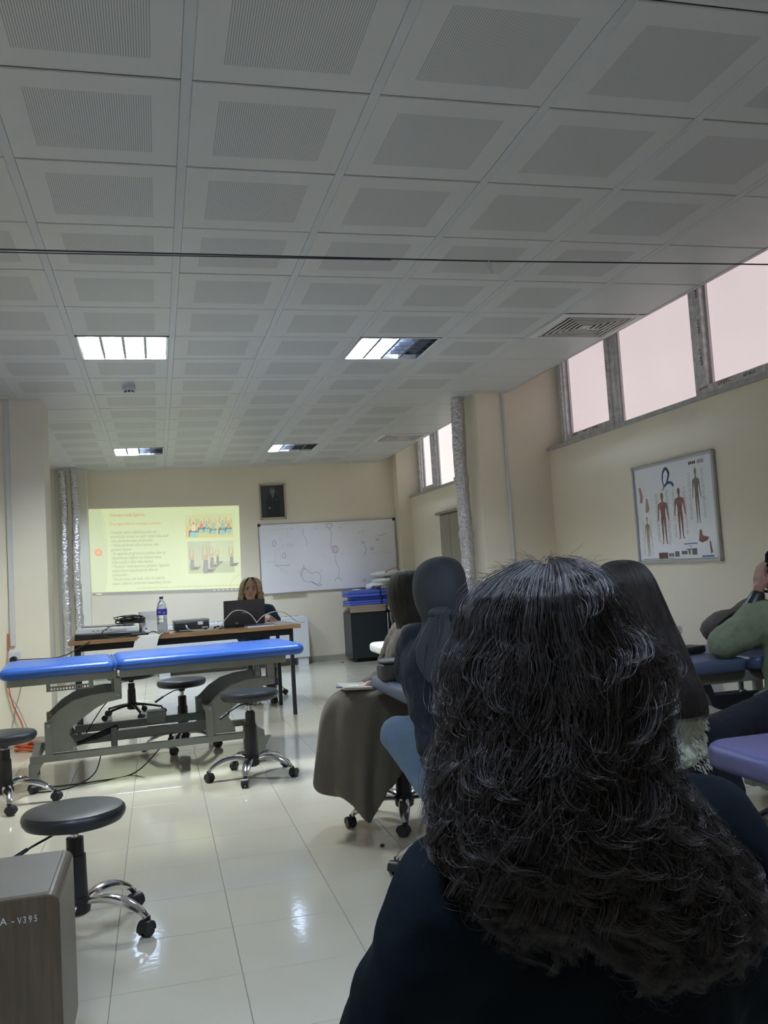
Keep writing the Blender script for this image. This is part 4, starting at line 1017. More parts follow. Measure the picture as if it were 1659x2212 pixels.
tag(rbox(.26,.3,0,.05,.02,.01).build('grey_box', mat('grey_file',(.25,.25,.25),rough=.6)), 'grey flat box beside the white sheets', 'box').location = (2.80, 9.32, .96)
cushion('pillow', (2.97, 9.5, 1.075), .50, .36, .09, 'lower white pillow of the two above the linen', M_WHITEC)
cushion('pillow', (2.96, 9.5, 1.165), .52, .36, .09, 'upper white pillow of the two above the linen', M_WHITEC)
tag(MB().tube(smooth_path([(2.86,9.30,1.19),(2.92,9.28,1.22),(3.0,9.28,1.235),(3.07,9.3,1.20)],5), .02, 10, flat=.5).build('pink_cloth', mat('pink_cloth',(.50,.30,.30),rough=.8)), 'pink cloth draped on the upper pillow', 'cloth')
tag(MB().lathe([(.02,0),(.022,.003),(.018,.012)], 14).build('red_disc', mat('red_plastic2',(.4,.03,.03),rough=.4)), 'small red disc lying on the floor near the far wall', 'disc').location = (2.23, 9.45, 0)
tag(MB().ell((0,0,.008),(.011,.009,.008)).build('hazelnut_shell', mat('brown_crumb',(.05,.03,.02),rough=.6)), 'tiny dark crumb on the floor tiles before the stool wheel', 'crumb').location = (.763, 1.256, 0)
tag(MB().box(0,.20,0,.25,0,.45).build('white_carton', M_WHITEP, smooth=False, bevel=.01), 'white carton standing on the floor behind the slate blue bed', 'box').location = (2.98, 2.2, 0)

# ================================================================== ANATOMY POSTER on window wall (x = WALLX), faces -x
ps = thing('anatomy_poster', 'framed anatomy poster of muscle and skeleton figures on the window-side wall', 'poster', (WALLX-.001, 2.90, 1.51))
ps.rotation_euler = (0, 0, -PI/2)      # local x -> world -y (to the right as seen), local -y -> world -x (towards room)
PW, PH = 1.04, .73
MB().box(-PW/2+.01,PW/2-.01,-.012,0,-PH/2+.01,PH/2-.01).build('poster_sheet', mat('poster_white',(.82,.83,.87),rough=.25,var=.04,vscale=3), ps, smooth=False)
M_AL2 = mat('silver_frame', (.42,.43,.45), rough=.3, metal=.7)
for a, b, c_, d_ in ((-PW/2,PW/2,PH/2-.025,PH/2),(-PW/2,PW/2,-PH/2,-PH/2+.025),(-PW/2,-PW/2+.025,-PH/2,PH/2),(PW/2-.025,PW/2,-PH/2,PH/2)):
    MB().box(a,b,-.026,0,c_,d_).build('frame_rail', M_AL2, ps, smooth=False, bevel=.006)
for sx in (-1,1):
    for sz in (-1,1): MB().cyl((sx*(PW/2-.014),-.030,sz*(PH/2-.014)),(sx*(PW/2-.014),-.002,sz*(PH/2-.014)),.016,n=20).build('corner_cap', M_AL2, ps)
def PP(u, v): return (-PW/2+.025+(PW-.05)*u, PH/2-.025-(PH-.05)*v)
def figure(u, vt, vb, m, name, wid=1.0, legs_only=False):
    xc, zt = PP(u, vt); _, zb_ = PP(u, vb); H_ = zt-zb_; h = H_/7.6
    mb = MB(); o = -.0126
    flat(mb, ell2(xc, zt-h*.55, h*.33*wid, h*.52, 14), o)
    flat(mb, limb2((xc,zt-h*.9),(xc,zt-h*1.5),h*.16*wid,h*.2*wid), o-.0001)
    flat(mb, [(xc-h*.85*wid,zt-h*1.6),(xc-h*.5*wid,zt-h*2.9),(xc-h*.52*wid,zt-h*3.9),(xc+h*.52*wid,zt-h*3.9),(xc+h*.5*wid,zt-h*2.9),(xc+h*.85*wid,zt-h*1.6),(xc+h*.3*wid,zt-h*1.4),(xc-h*.3*wid,zt-h*1.4)], o-.0002)
    for s in (-1,1):
        flat(mb, limb2((xc+s*h*.8*wid,zt-h*1.65),(xc+s*h*1.0*wid,zt-h*2.9),h*.2*wid,h*.14*wid), o-.0003)
        flat(mb, limb2((xc+s*h*1.0*wid,zt-h*2.9),(xc+s*h*1.2*wid,zt-h*4.1),h*.14*wid,h*.09*wid), o-.0004)
        flat(mb, limb2((xc+s*h*.28*wid,zt-h*3.8),(xc+s*h*.32*wid,zt-h*5.6),h*.28*wid,h*.16*wid), o-.0005)
        flat(mb, limb2((xc+s*h*.32*wid,zt-h*5.6),(xc+s*h*.34*wid,zt-h*7.3),h*.17*wid,h*.08*wid), o-.0006)
        flat(mb, limb2((xc+s*h*.30*wid,zt-h*7.35),(xc+s*h*.6*wid,zt-h*7.5),h*.08*wid,h*.06*wid), o-.0006)
    mb.build(name, m, ps, smooth=False)
M_MUS = mat('print_muscle', (.25,.10,.09), rough=.4, var=.5, vscale=60); M_BONE = mat('print_bone', (.20,.17,.13), rough=.4, var=.4, vscale=60); M_NERV = mat('print_nerve', (.36,.30,.18), rough=.4, var=.3, vscale=60)
figure(.36,.29,.84,M_MUS,'muscle_figure',1.2); figure(.58,.27,.80,M_MUS,'muscle_figure',1.2)
figure(.80,.10,.66,M_BONE,'skeleton_figure',.8); figure(.13,.52,.96,M_NERV,'skeleton_figure',.8)
def pg(pts, m, name):
    mb = MB(); flat(mb, [PP(*p) for p in pts], -.0130); mb.build(name, m, ps, smooth=False)
M_PBL = mat('print_blue', (.03,.07,.17), rough=.4)
mb = MB()
lp_ = [PP(*q) for q in ((.40,.23),(.385,.17),(.395,.09),(.43,.045),(.46,.065),(.475,.11),(.462,.15),(.445,.19),(.42,.235))]
for k, (a, b) in enumerate(zip(lp_[:-1], lp_[1:])): flat(mb, limb2(a, b, .005+.007*math.sin(PI*k/8), .005+.007*math.sin(PI*(k+1)/8)), -.0130)
l2 = [PP(*q) for q in ((.37,.275),(.41,.225),(.45,.20),(.50,.205),(.525,.245))]
for k, (a, b) in enumerate(zip(l2[:-1], l2[1:])): flat(mb, limb2(a, b, .003+.003*k, .006+.002*k), -.0130)
flat(mb, ell2(*PP(.475,.10), .012, .010), -.0130)
mb.build('blue_emblem', M_PBL, ps, smooth=False)
pg([(.045,.20),(.075,.20),(.10,.30),(.085,.37),(.05,.37),(.06,.3)], mat('print_pink',(.42,.22,.18),rough=.4), 'limb_drawing')
pg([(.14,.33),(.16,.33),(.18,.44),(.16,.48),(.12,.48)], M_NERV, 'limb_drawing')
pg([(.80,.72),(.82,.72),(.83,.78),(.90,.80),(.88,.83),(.82,.85),(.78,.83)], M_MUS, 'foot_drawing'); pg([(.90,.84),(.915,.84),(.93,.95),(.905,.96)], M_MUS, 'limb_drawing')
for (u0,u1,v0,v1,c_) in ((.26,.38,.925,.985,(.14,.05,.05)),(.39,.46,.935,.97,(.20,.20,.20)),(.475,.53,.92,.975,(.10,.11,.20)),(.56,.63,.92,.955,(.13,.11,.12)),(.645,.67,.91,.96,(.14,.18,.08)),(.69,.75,.905,.965,(.12,.13,.15))):
    pg([(u0,v0),(u1,v0),(u1,v1),(u0,v1)], mat('print_photo_%d' % int(u0*100), c_, rough=.4, var=.5, vscale=50), 'product_picture')
pg([(.80,.975),(.94,.975),(.94,.992),(.80,.992)], mat('print_bright_blue',(.05,.18,.42),rough=.4), 'blue_bar')
mb = MB(); rnd = random.Random(9)
for (u0, u1, v0, v1, n) in ((.26,.31,.30,.82,46),(.405,.45,.28,.85,50),(.49,.53,.28,.78,44),(.63,.67,.28,.76,44),(.70,.74,.14,.62,40),(.86,.90,.12,.62,44),(.165,.20,.56,.94,36),(.05,.09,.56,.94,30)):
    for k in range(n):
        v = v0+(v1-v0)*k/n; a = u0+rnd.uniform(0,.02); b = u1-rnd.uniform(0,.02)
        flat(mb, [PP(a,v),PP(b,v),PP(b,v+.004),PP(a,v+.004)], -.0129)
o = mb.build('caption_lines', mat('print_grey',(.28,.28,.30),rough=.5), ps, smooth=False); o['kind'] = 'stuff'
mb = MB()
for (u0,u1,v,h_) in ((.60,.76,.845,.012),(.66,.69,.872,.008),(.62,.75,.90,.012)): flat(mb, [PP(u0,v),PP(u1,v),PP(u1,v+h_),PP(u0,v+h_)], -.0129)
mb.build('blue_caption', mat('print_midblue',(.12,.17,.32),rough=.5), ps, smooth=False)
for k, ch in enumerate('|||OO•8'): 
    pass
mb = MB()
for k in range(4): flat(mb, [PP(.73+.022*k,.035),PP(.747+.022*k,.035),PP(.747+.022*k,.065),PP(.73+.022*k,.065)], -.0129)
for k in range(3): flat(mb, [PP(.83,.035+.012*k),PP(.91,.035+.012*k),PP(.91,.041+.012*k),PP(.83,.041+.012*k)], -.0129)
flat(mb, [PP(.04,.985),PP(.45,.985),PP(.45,.990),PP(.04,.990)], -.0129)
mb.build('header_marks', M_INK, ps, smooth=False)

# ================================================================== WOODEN CABINET, bottom left
wc = thing('wooden_cabinet', 'brown wood-grain cabinet with rounded edges and stencilled number, bottom left', 'cabinet', (-1.0, -.56, 0))
def rrect(x0, x1, z0, z1, r, n=5):
    pts = []
    for (cx, cz, a0) in ((x1-r,z1-r,0),(x0+r,z1-r,PI/2),(x0+r,z0+r,PI),(x1-r,z0+r,1.5*PI)):
        for k in range(n+1): a = a0+PI/2*k/n; pts.append((cx+r*math.cos(a), cz+r*math.sin(a)))
    return pts
MB().prism(rrect(0,.61,.14,.552,.022)[::-1], .02, .355).build('cabinet_body', M_CABW, wc, smooth=False, bevel=.003)
MB().box(.02,.588,.02,.345,.5525,.556).build('top_panel', M_CABT, wc, smooth=False, bevel=.002)
MB().prism(rrect(-.002,.612,.02,.556,.024)[::-1], -.004, .02).build('front_panel', M_CABW, wc, smooth=False, bevel=.004)
for (x, y) in ((.04,.05),(.55,.05),(.04,.30),(.55,.30)): MB().box(x,x+.03,y,y+.03,0,.141).build('foot', mat('foot_red_brown',(.12,.06,.05),rough=.5), wc, smooth=False)
M_STEN = mat('stencil_paint', (.45,.47,.50), rough=.6)
text('stencil_number', 'A', .021, M_STEN, wc, (.489,-.0045,.505), (PI/2,0,0))
text('stencil_number', '-', .021, M_STEN, wc, (.512,-.0045,.504), (PI/2,0,0))
for k, ch in enumerate('V395'): text('stencil_number', ch, .020, M_STEN, wc, (.5245+.0113*k,-.0045,.503), (PI/2,0,0), sx=.75)

# ================================================================== BAGS AND SMALL THINGS
bk = thing('backpack', 'grey-brown backpack leaning on the slate blue bed by the wall', 'backpack', (2.62, 1.22, .735), math.radians(-30))
M_BKP = mat('taupe_canvas', (.10,.085,.07), rough=.8, bump=.3, bscale=120, var=.15); M_BKD = mat('dark_piping', (.02,.018,.016), rough=.7)
lump('pack_body', MB().ell((0,0,.09),(.17,.11,.10)).ell((.07,.0,.14),(.13,.10,.09),rot=(0,-.5,0)).box(-.10,.12,-.08,.08,.01,.10), M_BKP, None, None, .012, .012, .06, bk)
MB().tube(smooth_path([(-.12,-.085,.02),(-.11,-.10,.09),(-.05,-.105,.15),(.04,-.10,.19),(.13,-.08,.20)],5), .006, 8).build('piping', M_BKD, bk)
MB().tube(smooth_path([(.05,0,.21),(.10,-.01,.26),(.17,-.01,.26),(.21,0,.2)],5), .014, 8, flat=.5).build('carry_handle', M_BKD, bk)
MB().box(.10,.13,-.115,-.095,.03,.18).build('strap', M_BLACKM, bk, smooth=False)
hbg = thing('handbag', 'small dark grey zipped handbag at the far end of the slate blue bed', 'handbag', (.90, 1.20, .735))
M_BAG = mat('grey_leather', (.035,.033,.035), rough=.45, bump=.2, bscale=150)
rbox(.24,.17,0,.075,.06,.015,x0=-.12,y0=-.085).build('bag_body', M_BAG, hbg)
rbox(.235,.165,.075,.088,.06,.012,x0=-.1175,y0=-.0825).build('bag_lid', M_BAG, hbg)
rr = [(x*1.01,y*1.01,.078) for x,y,z in rbox(.24,.17,0,.1,.06,.015,x0=-.12,y0=-.085).v[:28]]
MB().tube(rr, .003, 6, closed=True).build('zip_piping', M_BLACKM, hbg)
tag(MB().box(-.06,.06,-.03,.03,0,.028).build('sunglasses_case', mat('glossy_black',(.005,.005,.005),rough=.08), smooth=False, bevel=.012), 'glossy black glasses case lying on the handbag', 'case').location = (.93, 1.20, .824)
tag(MB().box(0,.16,0,.022,0,.015).build('felt_pen', M_BLACKP, smooth=False, bevel=.004), 'black marker lying on the slate blue bed edge', 'pen').matrix_world = Matrix.Translation((.84,1.02,.736)) @ Matrix.Rotation(.0,4,'Z')
tag(MB().box(0,.10,0,.05,0,.012).build('green_eraser', mat('lime_plastic',(.25,.40,.12),rough=.5), smooth=False, bevel=.004), 'small lime green block beside the handbag', 'block').matrix_world = Matrix.Translation((.90,1.07,.736))
tag(MB().box(0,.15,0,.10,0,.035).build('black_case', M_BLACKP, smooth=False, bevel=.01), 'small black case on the slate blue bed behind the long hair', 'case').matrix_world = Matrix.Translation((2.22,1.05,.736)) @ Matrix.Rotation(.3,4,'Z')

# ================================================================== PEOPLE
def hand(mb, wrist, dirv, palm_n, s=1.0, curl=.6, side=1):
    """palm with five separate curled fingers"""
    w_ = Vector(wrist); d = Vector(dirv).normalized(); nrm = Vector(palm_n).normalized(); sd = d.cross(nrm).normalized()*side
    mb.cap(w_, w_+d*.03*s, .024*s, .026*s)
    for k in range(4): mb.cap(w_+d*.02*s+sd*(k-1.5)*.011*s, w_+d*.082*s+sd*(k-1.5)*.019*s, .014*s, .012*s)
    for k, L in enumerate((.066,.075,.070,.055)):
        p = w_+d*.085*s+sd*(k-1.5)*.0195*s; dd = d.copy(); r = .0088
        for j, f in enumerate((.45,.30,.25)):
            ang = curl*(.6+.5*j); ax = sd
            dd = (dd*math.cos(ang*.6)+nrm*math.sin(ang*.6)).normalized()
            q = p+dd*L*f*s; mb.cap(p, q, r*s, r*.92*s, 8); p = q; r *= .93
            nrm_ = nrm
    p = w_+d*.025*s-sd*.026*s; q = p+(d*.7-sd*.6+nrm*.3).normalized()*.04*s; mb.cap(p, q, .0115*s, .010*s, 8)
    q2 = q+(d*.9-sd*.1+nrm*.4).normalized()*.03*s; mb.cap(q, q2, .010*s, .0085*s, 8)

def head(mb, c, R_, face_dir, s=1.0, up_=Vector((0,0,1))):
    """head with brow, nose, lips, chin and ears; c is the centre"""
    c = Vector(c); f = Vector(face_dir).normalized(); u = (up_-f*up_.dot(f)).normalized(); r = f.cross(u)
    M = Matrix((r, f, u)).transposed()
    def P(x, y, z): return c+M @ Vector((x*s, y*s, z*s))
    eul = M.to_euler()
    mb.ell(c+M@Vector((0,-.012*s,.025*s)), (.074*s,.092*s,.092*s), rot=eul)
    mb.ell(P(0,.022,-.04), (.054*s,.062*s,.072*s), rot=eul)
    mb.ell(P(0,.045,-.088), (.026*s,.028*s,.022*s), rot=eul)
    mb.cap(P(0,.082,.008), P(0,.101,-.022), .008*s, .012*s, 10)
    for sg in (-1,1):
        mb.ell(P(sg*.011,.092,-.026), (.008*s,.009*s,.007*s), rot=eul)
        mb.ell(P(sg*.040,.058,-.025), (.022*s,.022*s,.024*s), rot=eul)
        mb.cap(P(sg*.015,.082,.028), P(sg*.048,.066,.026), .007*s, .006*s, 8)
        mb.ell(P(sg*.075,-.005,-.012), (.010*s,.020*s,.030*s), rot=eul)
    mb.cap(P(-.017,.080,-.051), P(.017,.080,-.051), .0065*s, .0065*s, 8)
    mb.cap(P(-.015,.079,-.060), P(.015,.079,-.060), .007*s, .007*s, 8)
    return P, eul

def face_parts(P, eul, s, parent, lip, brow, iris=(.04,.025,.015)):
    M_EYE = mat('eye_white', (.55,.53,.50), rough=.2)
    for sg in (-1,1):
        e = MB().ell(P(sg*.031,.070,.008), (.0125*s,.009*s,.0075*s), rot=eul).build('eyeball', M_EYE, parent)
        MB().ell(P(sg*.031,.0775,.008), (.0058*s,.003*s,.0058*s), rot=eul).build('iris', mat('iris_brown',iris,rough=.1), e)
        MB().tube([P(sg*.014,.0825,.026),P(sg*.030,.082,.033),P(sg*.050,.072,.028)], [.003*s,.0032*s,.0015*s], 6).build('eyebrow', brow, parent)
        MB().tube([P(sg*.018,.0775,.011),P(sg*.031,.0815,.0165),P(sg*.045,.074,.011)], [.001*s,.0016*s,.001*s], 6).build('eyelid', brow, parent)
    MB().tube([P(-.021,.080,-.052),P(-.008,.0885,-.0485),P(0,.0885,-.050),P(.008,.0885,-.0485),P(.021,.080,-.052)], [.001*s,.0035*s,.003*s,.0035*s,.001*s], 8).build('upper_lip', lip, parent)
    MB().tube([P(-.020,.080,-.058),P(0,.0885,-.064),P(.020,.080,-.058)], [.001*s,.0045*s,.001*s], 8).build('lower_lip', lip, parent)

def bigmesh(name, V, F, m, parent):
    me = bpy.data.meshes.new(name)
    me.vertices.add(len(V)); me.vertices.foreach_set('co', V.astype(np.float32).ravel())
    nf = len(F); me.loops.add(nf*4); me.loops.foreach_set('vertex_index', F.astype(np.int32).ravel())
    me.polygons.add(nf); me.polygons.foreach_set('loop_start', np.arange(0, nf*4, 4, dtype=np.int32)); me.polygons.foreach_set('loop_total', np.full(nf, 4, dtype=np.int32))
    me.materials.append(m); me.update(calc_edges=True); me.shade_smooth()
    o = bpy.data.objects.new(name, me); C.objects.link(o); o.parent = parent
    return o
def strands(name, paths, rad, m, parent):
    """paths: (N,K,3) centre lines -> one hair curves object"""
    N, K, _ = paths.shape
    hc = bpy.data.hair_curves.new(name)
    hc.add_curves([K]*N)
    hc.points.foreach_set('position', np.ascontiguousarray(paths, np.float32).ravel())
    u = np.linspace(0, 1, K); taper = np.clip((1-u)*3.2+.12, .1, 1)
    at = hc.attributes.get('radius') or hc.attributes.new('radius', 'FLOAT', 'POINT')
    at.data.foreach_set('value', (rad[:, None]*taper[None, :]).astype(np.float32).ravel())
    hc.materials.append(m)
    o = bpy.data.objects.new(name, hc); C.objects.link(o); o.parent = parent
    return o

def hair_mat(name, col, rough=.38, tip=None):
    m = bpy.data.materials.new(name); m.use_nodes = True; nt = m.node_tree; b = nt.nodes['Principled BSDF']
    tc = nt.nodes.new('ShaderNodeTexCoord'); n = nt.nodes.new('ShaderNodeTexNoise'); n.inputs['Scale'].default_value = 30; n.inputs['Detail'].default_value = 4
    nt.links.new(tc.outputs['Object'], n.inputs['Vector'])
    cr = nt.nodes.new('ShaderNodeValToRGB'); cr.color_ramp.elements[0].color = (*[c*.55 for c in col], 1); cr.color_ramp.elements[1].color = (*[min(1, c*1.6) for c in (tip or col)], 1)
    cr.color_ramp.elements[0].position = .3; cr.color_ramp.elements[1].position = .72
    nt.links.new(n.outputs['Fac'], cr.inputs[0]); nt.links.new(cr.outputs[0], b.inputs['Base Color'])
    b.inputs['Roughness'].default_value = rough; b.inputs['Specular IOR Level'].default_value = .6
    return m
M_HAIR1 = hair_mat('curly_dark_hair', (.012,.010,.0105), .48, (.024,.018,.017)); M_HAIR2 = hair_mat('straight_dark_hair', (.018,.013,.011), .55); M_HAIR3 = hair_mat('blonde_hair', (.46,.36,.23), .5)
M_HAIRB = mat('hair_underlayer', (.006,.005,.006), rough=.9, spec=.08)

class Env:
    """hair volume described by stacked ellipses"""
    def __init__(s, rows):            # rows: (z, cx, cy, w, d) top to bottom
        s.r = np.array(rows, float); d = np.linalg.norm(np.diff(s.r[:, [0, 3]], axis=0), axis=1); s.u = np.concatenate([[0], np.cumsum(d)]); s.L = s.u[-1]; s.u /= s.L
    def at(s, u, th, rho):
        g = [np.interp(u, s.u, s.r[:, k]) for k in range(5)]
        return np.stack([g[1]+rho*g[3]*np.cos(th), g[2]+rho*g[4]*np.sin(th), g[0]-(1-rho)*.04], -1)
    def shell(s, rho, n=40, m=48, umax=1.0, jag=.0):
        rr = []
        for u in np.linspace(.0, umax, m):
            th = np.linspace(0, 2*np.pi, n, endpoint=False)
            p = s.at(np.full(n, u), th, rho(u) if callable(rho) else rho)
            rr.append([tuple(q) for q in p])
        return MB().rings([r for r in rr][::-1])

# ---- foreground curly-haired student
p1 = thing('person', 'person with long dark curly hair in a black top, seated nearest, seen from behind', 'person')
HC = Vector((.298, -1.70, 1.085))
mb = MB(); head(mb, HC, .1, (.25, 1, -.02))
mb.cap((.30,-1.72,1.0),(.305,-1.74,.92),.052,.058)
mb.cap((.16,-1.74,.855),(.45,-1.73,.865),.06,.06).ell((.305,-1.70,.72),(.165,.10,.20)).ell((.305,-1.67,.55),(.155,.11,.10))
mb.cap((.14,-1.74,.85),(.09,-1.60,.60),.045,.038).cap((.09,-1.60,.60),(.16,-1.38,.62),.036,.027).cap((.47,-1.73,.86),(.53,-1.60,.60),.045,.038).cap((.53,-1.60,.60),(.46,-1.38,.62),.036,.027)
mb.cap((.24,-1.64,.52),(.22,-1.20,.50),.075,.055).cap((.22,-1.20,.50),(.22,-1.18,.08),.05,.035).cap((.37,-1.64,.52),(.40,-1.20,.50),.075,.055).cap((.40,-1.20,.50),(.40,-1.18,.08),.05,.035)
mb.cap((.22,-1.20,.04),(.22,-1.05,.03),.035,.03).cap((.40,-1.20,.04),(.40,-1.05,.03),.035,.03)
hand(mb, (.16,-1.38,.62), (.3,1,0), (0,0,-1), .95); hand(mb, (.46,-1.38,.62), (-.3,1,0), (0,0,-1), .95, side=-1)
blob('body', mb, M_SKIN, p1, .010, 3)
M_TOP1 = mat('black_teal_knit', (.0035,.0065,.010), rough=.9, sheen=.0, bump=.05, bscale=200, var=.3, vscale=4, spec=.08)
mb = MB()
mb.cap((.155,-1.745,.835),(.465,-1.735,.865),.085,.09).ell((.305,-1.715,.70),(.215,.135,.24)).ell((.305,-1.68,.54),(.19,.14,.12))
mb.cap((.145,-1.745,.815),(.085,-1.64,.58),.082,.072).cap((.085,-1.64,.58),(.15,-1.42,.62),.065,.045).cap((.485,-1.735,.84),(.565,-1.64,.58),.092,.08).cap((.565,-1.64,.58),(.48,-1.42,.62),.065,.045)
mb.cap((.22,-1.745,.90),(.40,-1.74,.91),.06,.065)
blob('black_top', mb, M_TOP1, p1, .010, 8, .030, .14)
mb = MB()
for sx in (.235,.385): mb.cap((sx,-1.64,.52),(sx+(.015 if sx>.3 else -.015),-1.19,.50),.085,.065).cap((sx+(.015 if sx>.3 else -.015),-1.19,.50),(sx+(.015 if sx>.3 else -.015),-1.18,.12),.062,.05)
mb.ell((.31,-1.66,.50),(.17,.14,.06))
blob('trousers', mb, M_BLACKV, p1, .014, 4)
YH = -1.73
rows = [(1.222,.305,YH,.004,.004),(1.217,.301,YH-.005,.040,.05),(1.203,.294,YH-.01,.075,.080),(1.183,.290,YH-.012,.097,.096),(1.16,.290,YH-.012,.112,.104),(1.135,.292,YH-.013,.122,.110),(1.115,.303,YH-.015,.140,.115),(1.09,.306,YH-.018,.150,.118),
    (1.06,.305,YH-.022,.156,.118),(1.03,.304,YH-.028,.161,.118),(1.005,.300,YH-.034,.166,.116),(.98,.298,YH-.04,.172,.114),(.95,.300,YH-.05,.180,.11),(.91,.318,YH-.06,.192,.10),(.87,.335,YH-.068,.196,.09),(.83,.350,YH-.073,.190,.08),(.79,.362,YH-.076,.175,.07),(.765,.365,YH-.078,.15,.06),(.74,.33,YH-.078,.10,.05),(.72,.30,YH-.078,.05,.04)]
rows = [(z, .305+(cx-.305)*(.8 if z < .96 else 1)-(.006 if z < 1.12 else 0), cy, max(.003, w_-(.016 if z > .96 else .028)*min(1, w_/.1)), d_) for z, cx, cy, w_, d_ in rows]
rows = [r_ for r_ in rows if r_[0] > 1.075]
for z, xl, xr, cy, d_ in ((1.06,.163,.424,-.022,.118),(1.03,.160,.412,-.028,.118),(1.0,.147,.410,-.035,.116),(.97,.138,.415,-.043,.113),(.94,.132,.428,-.052,.110),(.90,.140,.462,-.062,.10),(.86,.152,.490,-.068,.09),(.82,.178,.502,-.073,.08),(.79,.205,.504,-.076,.07),(.765,.225,.488,-.078,.06),(.745,.245,.44,-.078,.05),(.725,.26,.38,-.078,.04)):
    rows.append((z, (xl+xr)/2, YH+cy, (xr-xl)/2, d_))
env = Env(rows)
env.shell(lambda u: max(.62, .89-u*.45), 48, 56, .74).build('hair_underlayer', M_HAIRB, p1)
rng = np.random.default_rng(11)
def curly(NL, per, K, amp, wl, umin, umax, rho0, rho1, rad, endlo, endhi, clump, back=.88):
    out = []; rr_ = []
    for l in range(NL):
        th0 = rng.uniform(np.pi*.95, np.pi*2.05) if rng.random() < back else rng.uniform(0, 2*np.pi)   # mostly the back half
        u0 = rng.uniform(umin, umax)
        side = math.cos(th0)
        ue = rng.uniform(endlo, endhi)
        if side < -.35: ue = min(ue, .70+.12*rng.random())
        ue = max(ue, u0+.2)
        rho = rng.uniform(rho0, rho1); drift = rng.normal(0, .14); A_ = amp*rng.uniform(.6, 1.5); W = wl*rng.uniform(.8, 1.35); ph = rng.uniform(0, 2*np.pi); sg = rng.choice([-1, 1])
        t = np.linspace(0, 1, K); u = u0+(ue-u0)*t; arc = (u-u0)*env.L
        for c in range(per):
            j = rng.normal(0, 1, 3); ct = clump*(1.15-.85*t)*(1 if c else 0)
            th = th0+drift*t+.07*np.sin(3*t+ph)+j[0]*ct/.15
            base = env.at(u, th, rho+j[1]*ct/.15)
            a = A_*np.clip((arc-.03)/.14, 0, 1)*(1+.10*j[2])
            p_ = 2*np.pi*arc/W*sg+ph+rng.normal(0, .10)+.25*j[2]*t
            tang = np.stack([-np.sin(th), np.cos(th), np.zeros(K)], -1); rad_ = np.stack([np.cos(th), np.sin(th), np.zeros(K)], -1)
            base = base+tang*(a*np.cos(p_))[:, None]+rad_*(a*.8*np.sin(p_))[:, None]+np.stack([np.zeros(K), np.zeros(K), .3*a*np.sin(2*p_+1)], -1)
            out.append(base); rr_.append(rad*rng.uniform(.7, 1.2))
    return np.array(out), np.array(rr_)
a_, r_ = curly(520, 44, 52, .0115, .066, 0, .50, .76, 1.0, .00030, .58, .88, .0085)
strands('curly_hair', a_, r_, M_HAIR1, p1)
a_, r_ = curly(500, 1, 50, .014, .055, .12, .6, .97, 1.07, .00022, .45, .95, 0)
strands('flyaway_hair', a_, r_, M_HAIR1, p1)
# short frizz standing up from the crown
V = []
for k in range(110):
    th = rng.uniform(0, 2*np.pi); u = rng.uniform(0, .16); b0_ = env.at(np.array([u]), np.array([th]), 1.0)[0]; L2 = rng.uniform(.008,.018); t = np.linspace(0,1,12)[:,None]; dr = np.array([math.cos(th)*.6, math.sin(th)*.6, 1.0])+rng.normal(0,.5,3)
    V.append(b0_+dr*L2*t+np.array([math.cos(th),math.sin(th),-.6])*L2*.9*t**2+.003*np.concatenate([np.sin(7*t+k), np.cos(6*t+k), 0*t],1))
strands('crown_frizz', np.array(V), np.full(len(V), .00018), M_HAIR1, p1)

# ---- straight long-haired student in pale green denim
p2 = thing('person', 'person with long straight dark hair in a frayed pale green denim jacket', 'person')
mb = MB(); head(mb, (1.42,.12,1.085), .1, (-.25,1,-.1))
mb.cap((1.43,.10,1.0),(1.47,.09,.93),.05,.055).cap((1.34,.10,.88),(1.45,.08,.85),.06,.055).ell((1.50,.10,.70),(.16,.11,.22)).ell((1.52,.12,.54),(.16,.13,.08))
mb.cap((1.32,.10,.88),(1.27,.28,.68),.045,.035).cap((1.27,.28,.68),(1.36,.48,.75),.035,.026).cap((1.48,.12,.81),(1.54,.27,.63),.045,.035).cap((1.54,.27,.63),(1.44,.46,.745),.035,.026)
mb.cap((1.44,.15,.53),(1.40,.55,.53),.075,.055).cap((1.60,.15,.53),(1.64,.55,.53),.075,.055).cap((1.40,.55,.53),(1.38,.50,.08),.05,.035).cap((1.64,.55,.53),(1.64,.50,.08),.05,.035).cap((1.38,.5,.04),(1.38,.64,.03),.035,.03).cap((1.64,.5,.04),(1.64,.64,.03),.035,.03)
hand(mb,(1.36,.48,.75),(.4,1,0),(0,0,-1),.95); hand(mb,(1.44,.46,.745),(-.4,1,0),(0,0,-1),.95,side=-1)
blob('body', mb, M_SKIN, p2, .010, 3)
M_DENIM = mat('pale_green_denim', (.42,.46,.36), rough=.85, bump=.9, bscale=45, var=.28, vscale=30)
mb = MB().cap((1.34,.10,.87),(1.47,.09,.845),.085,.075).ell((1.47,.10,.68),(.19,.15,.24)).ell((1.48,.11,.54),(.19,.155,.085)).cap((1.32,.11,.87),(1.26,.28,.67),.075,.062).cap((1.26,.28,.67),(1.35,.46,.74),.058,.045).cap((1.48,.12,.81),(1.53,.27,.63),.068,.06).cap((1.54,.27,.63),(1.44,.44,.74),.055,.042)
blob('denim_jacket', mb, M_DENIM, p2, .010, 3, .012, .05, .006, .015)
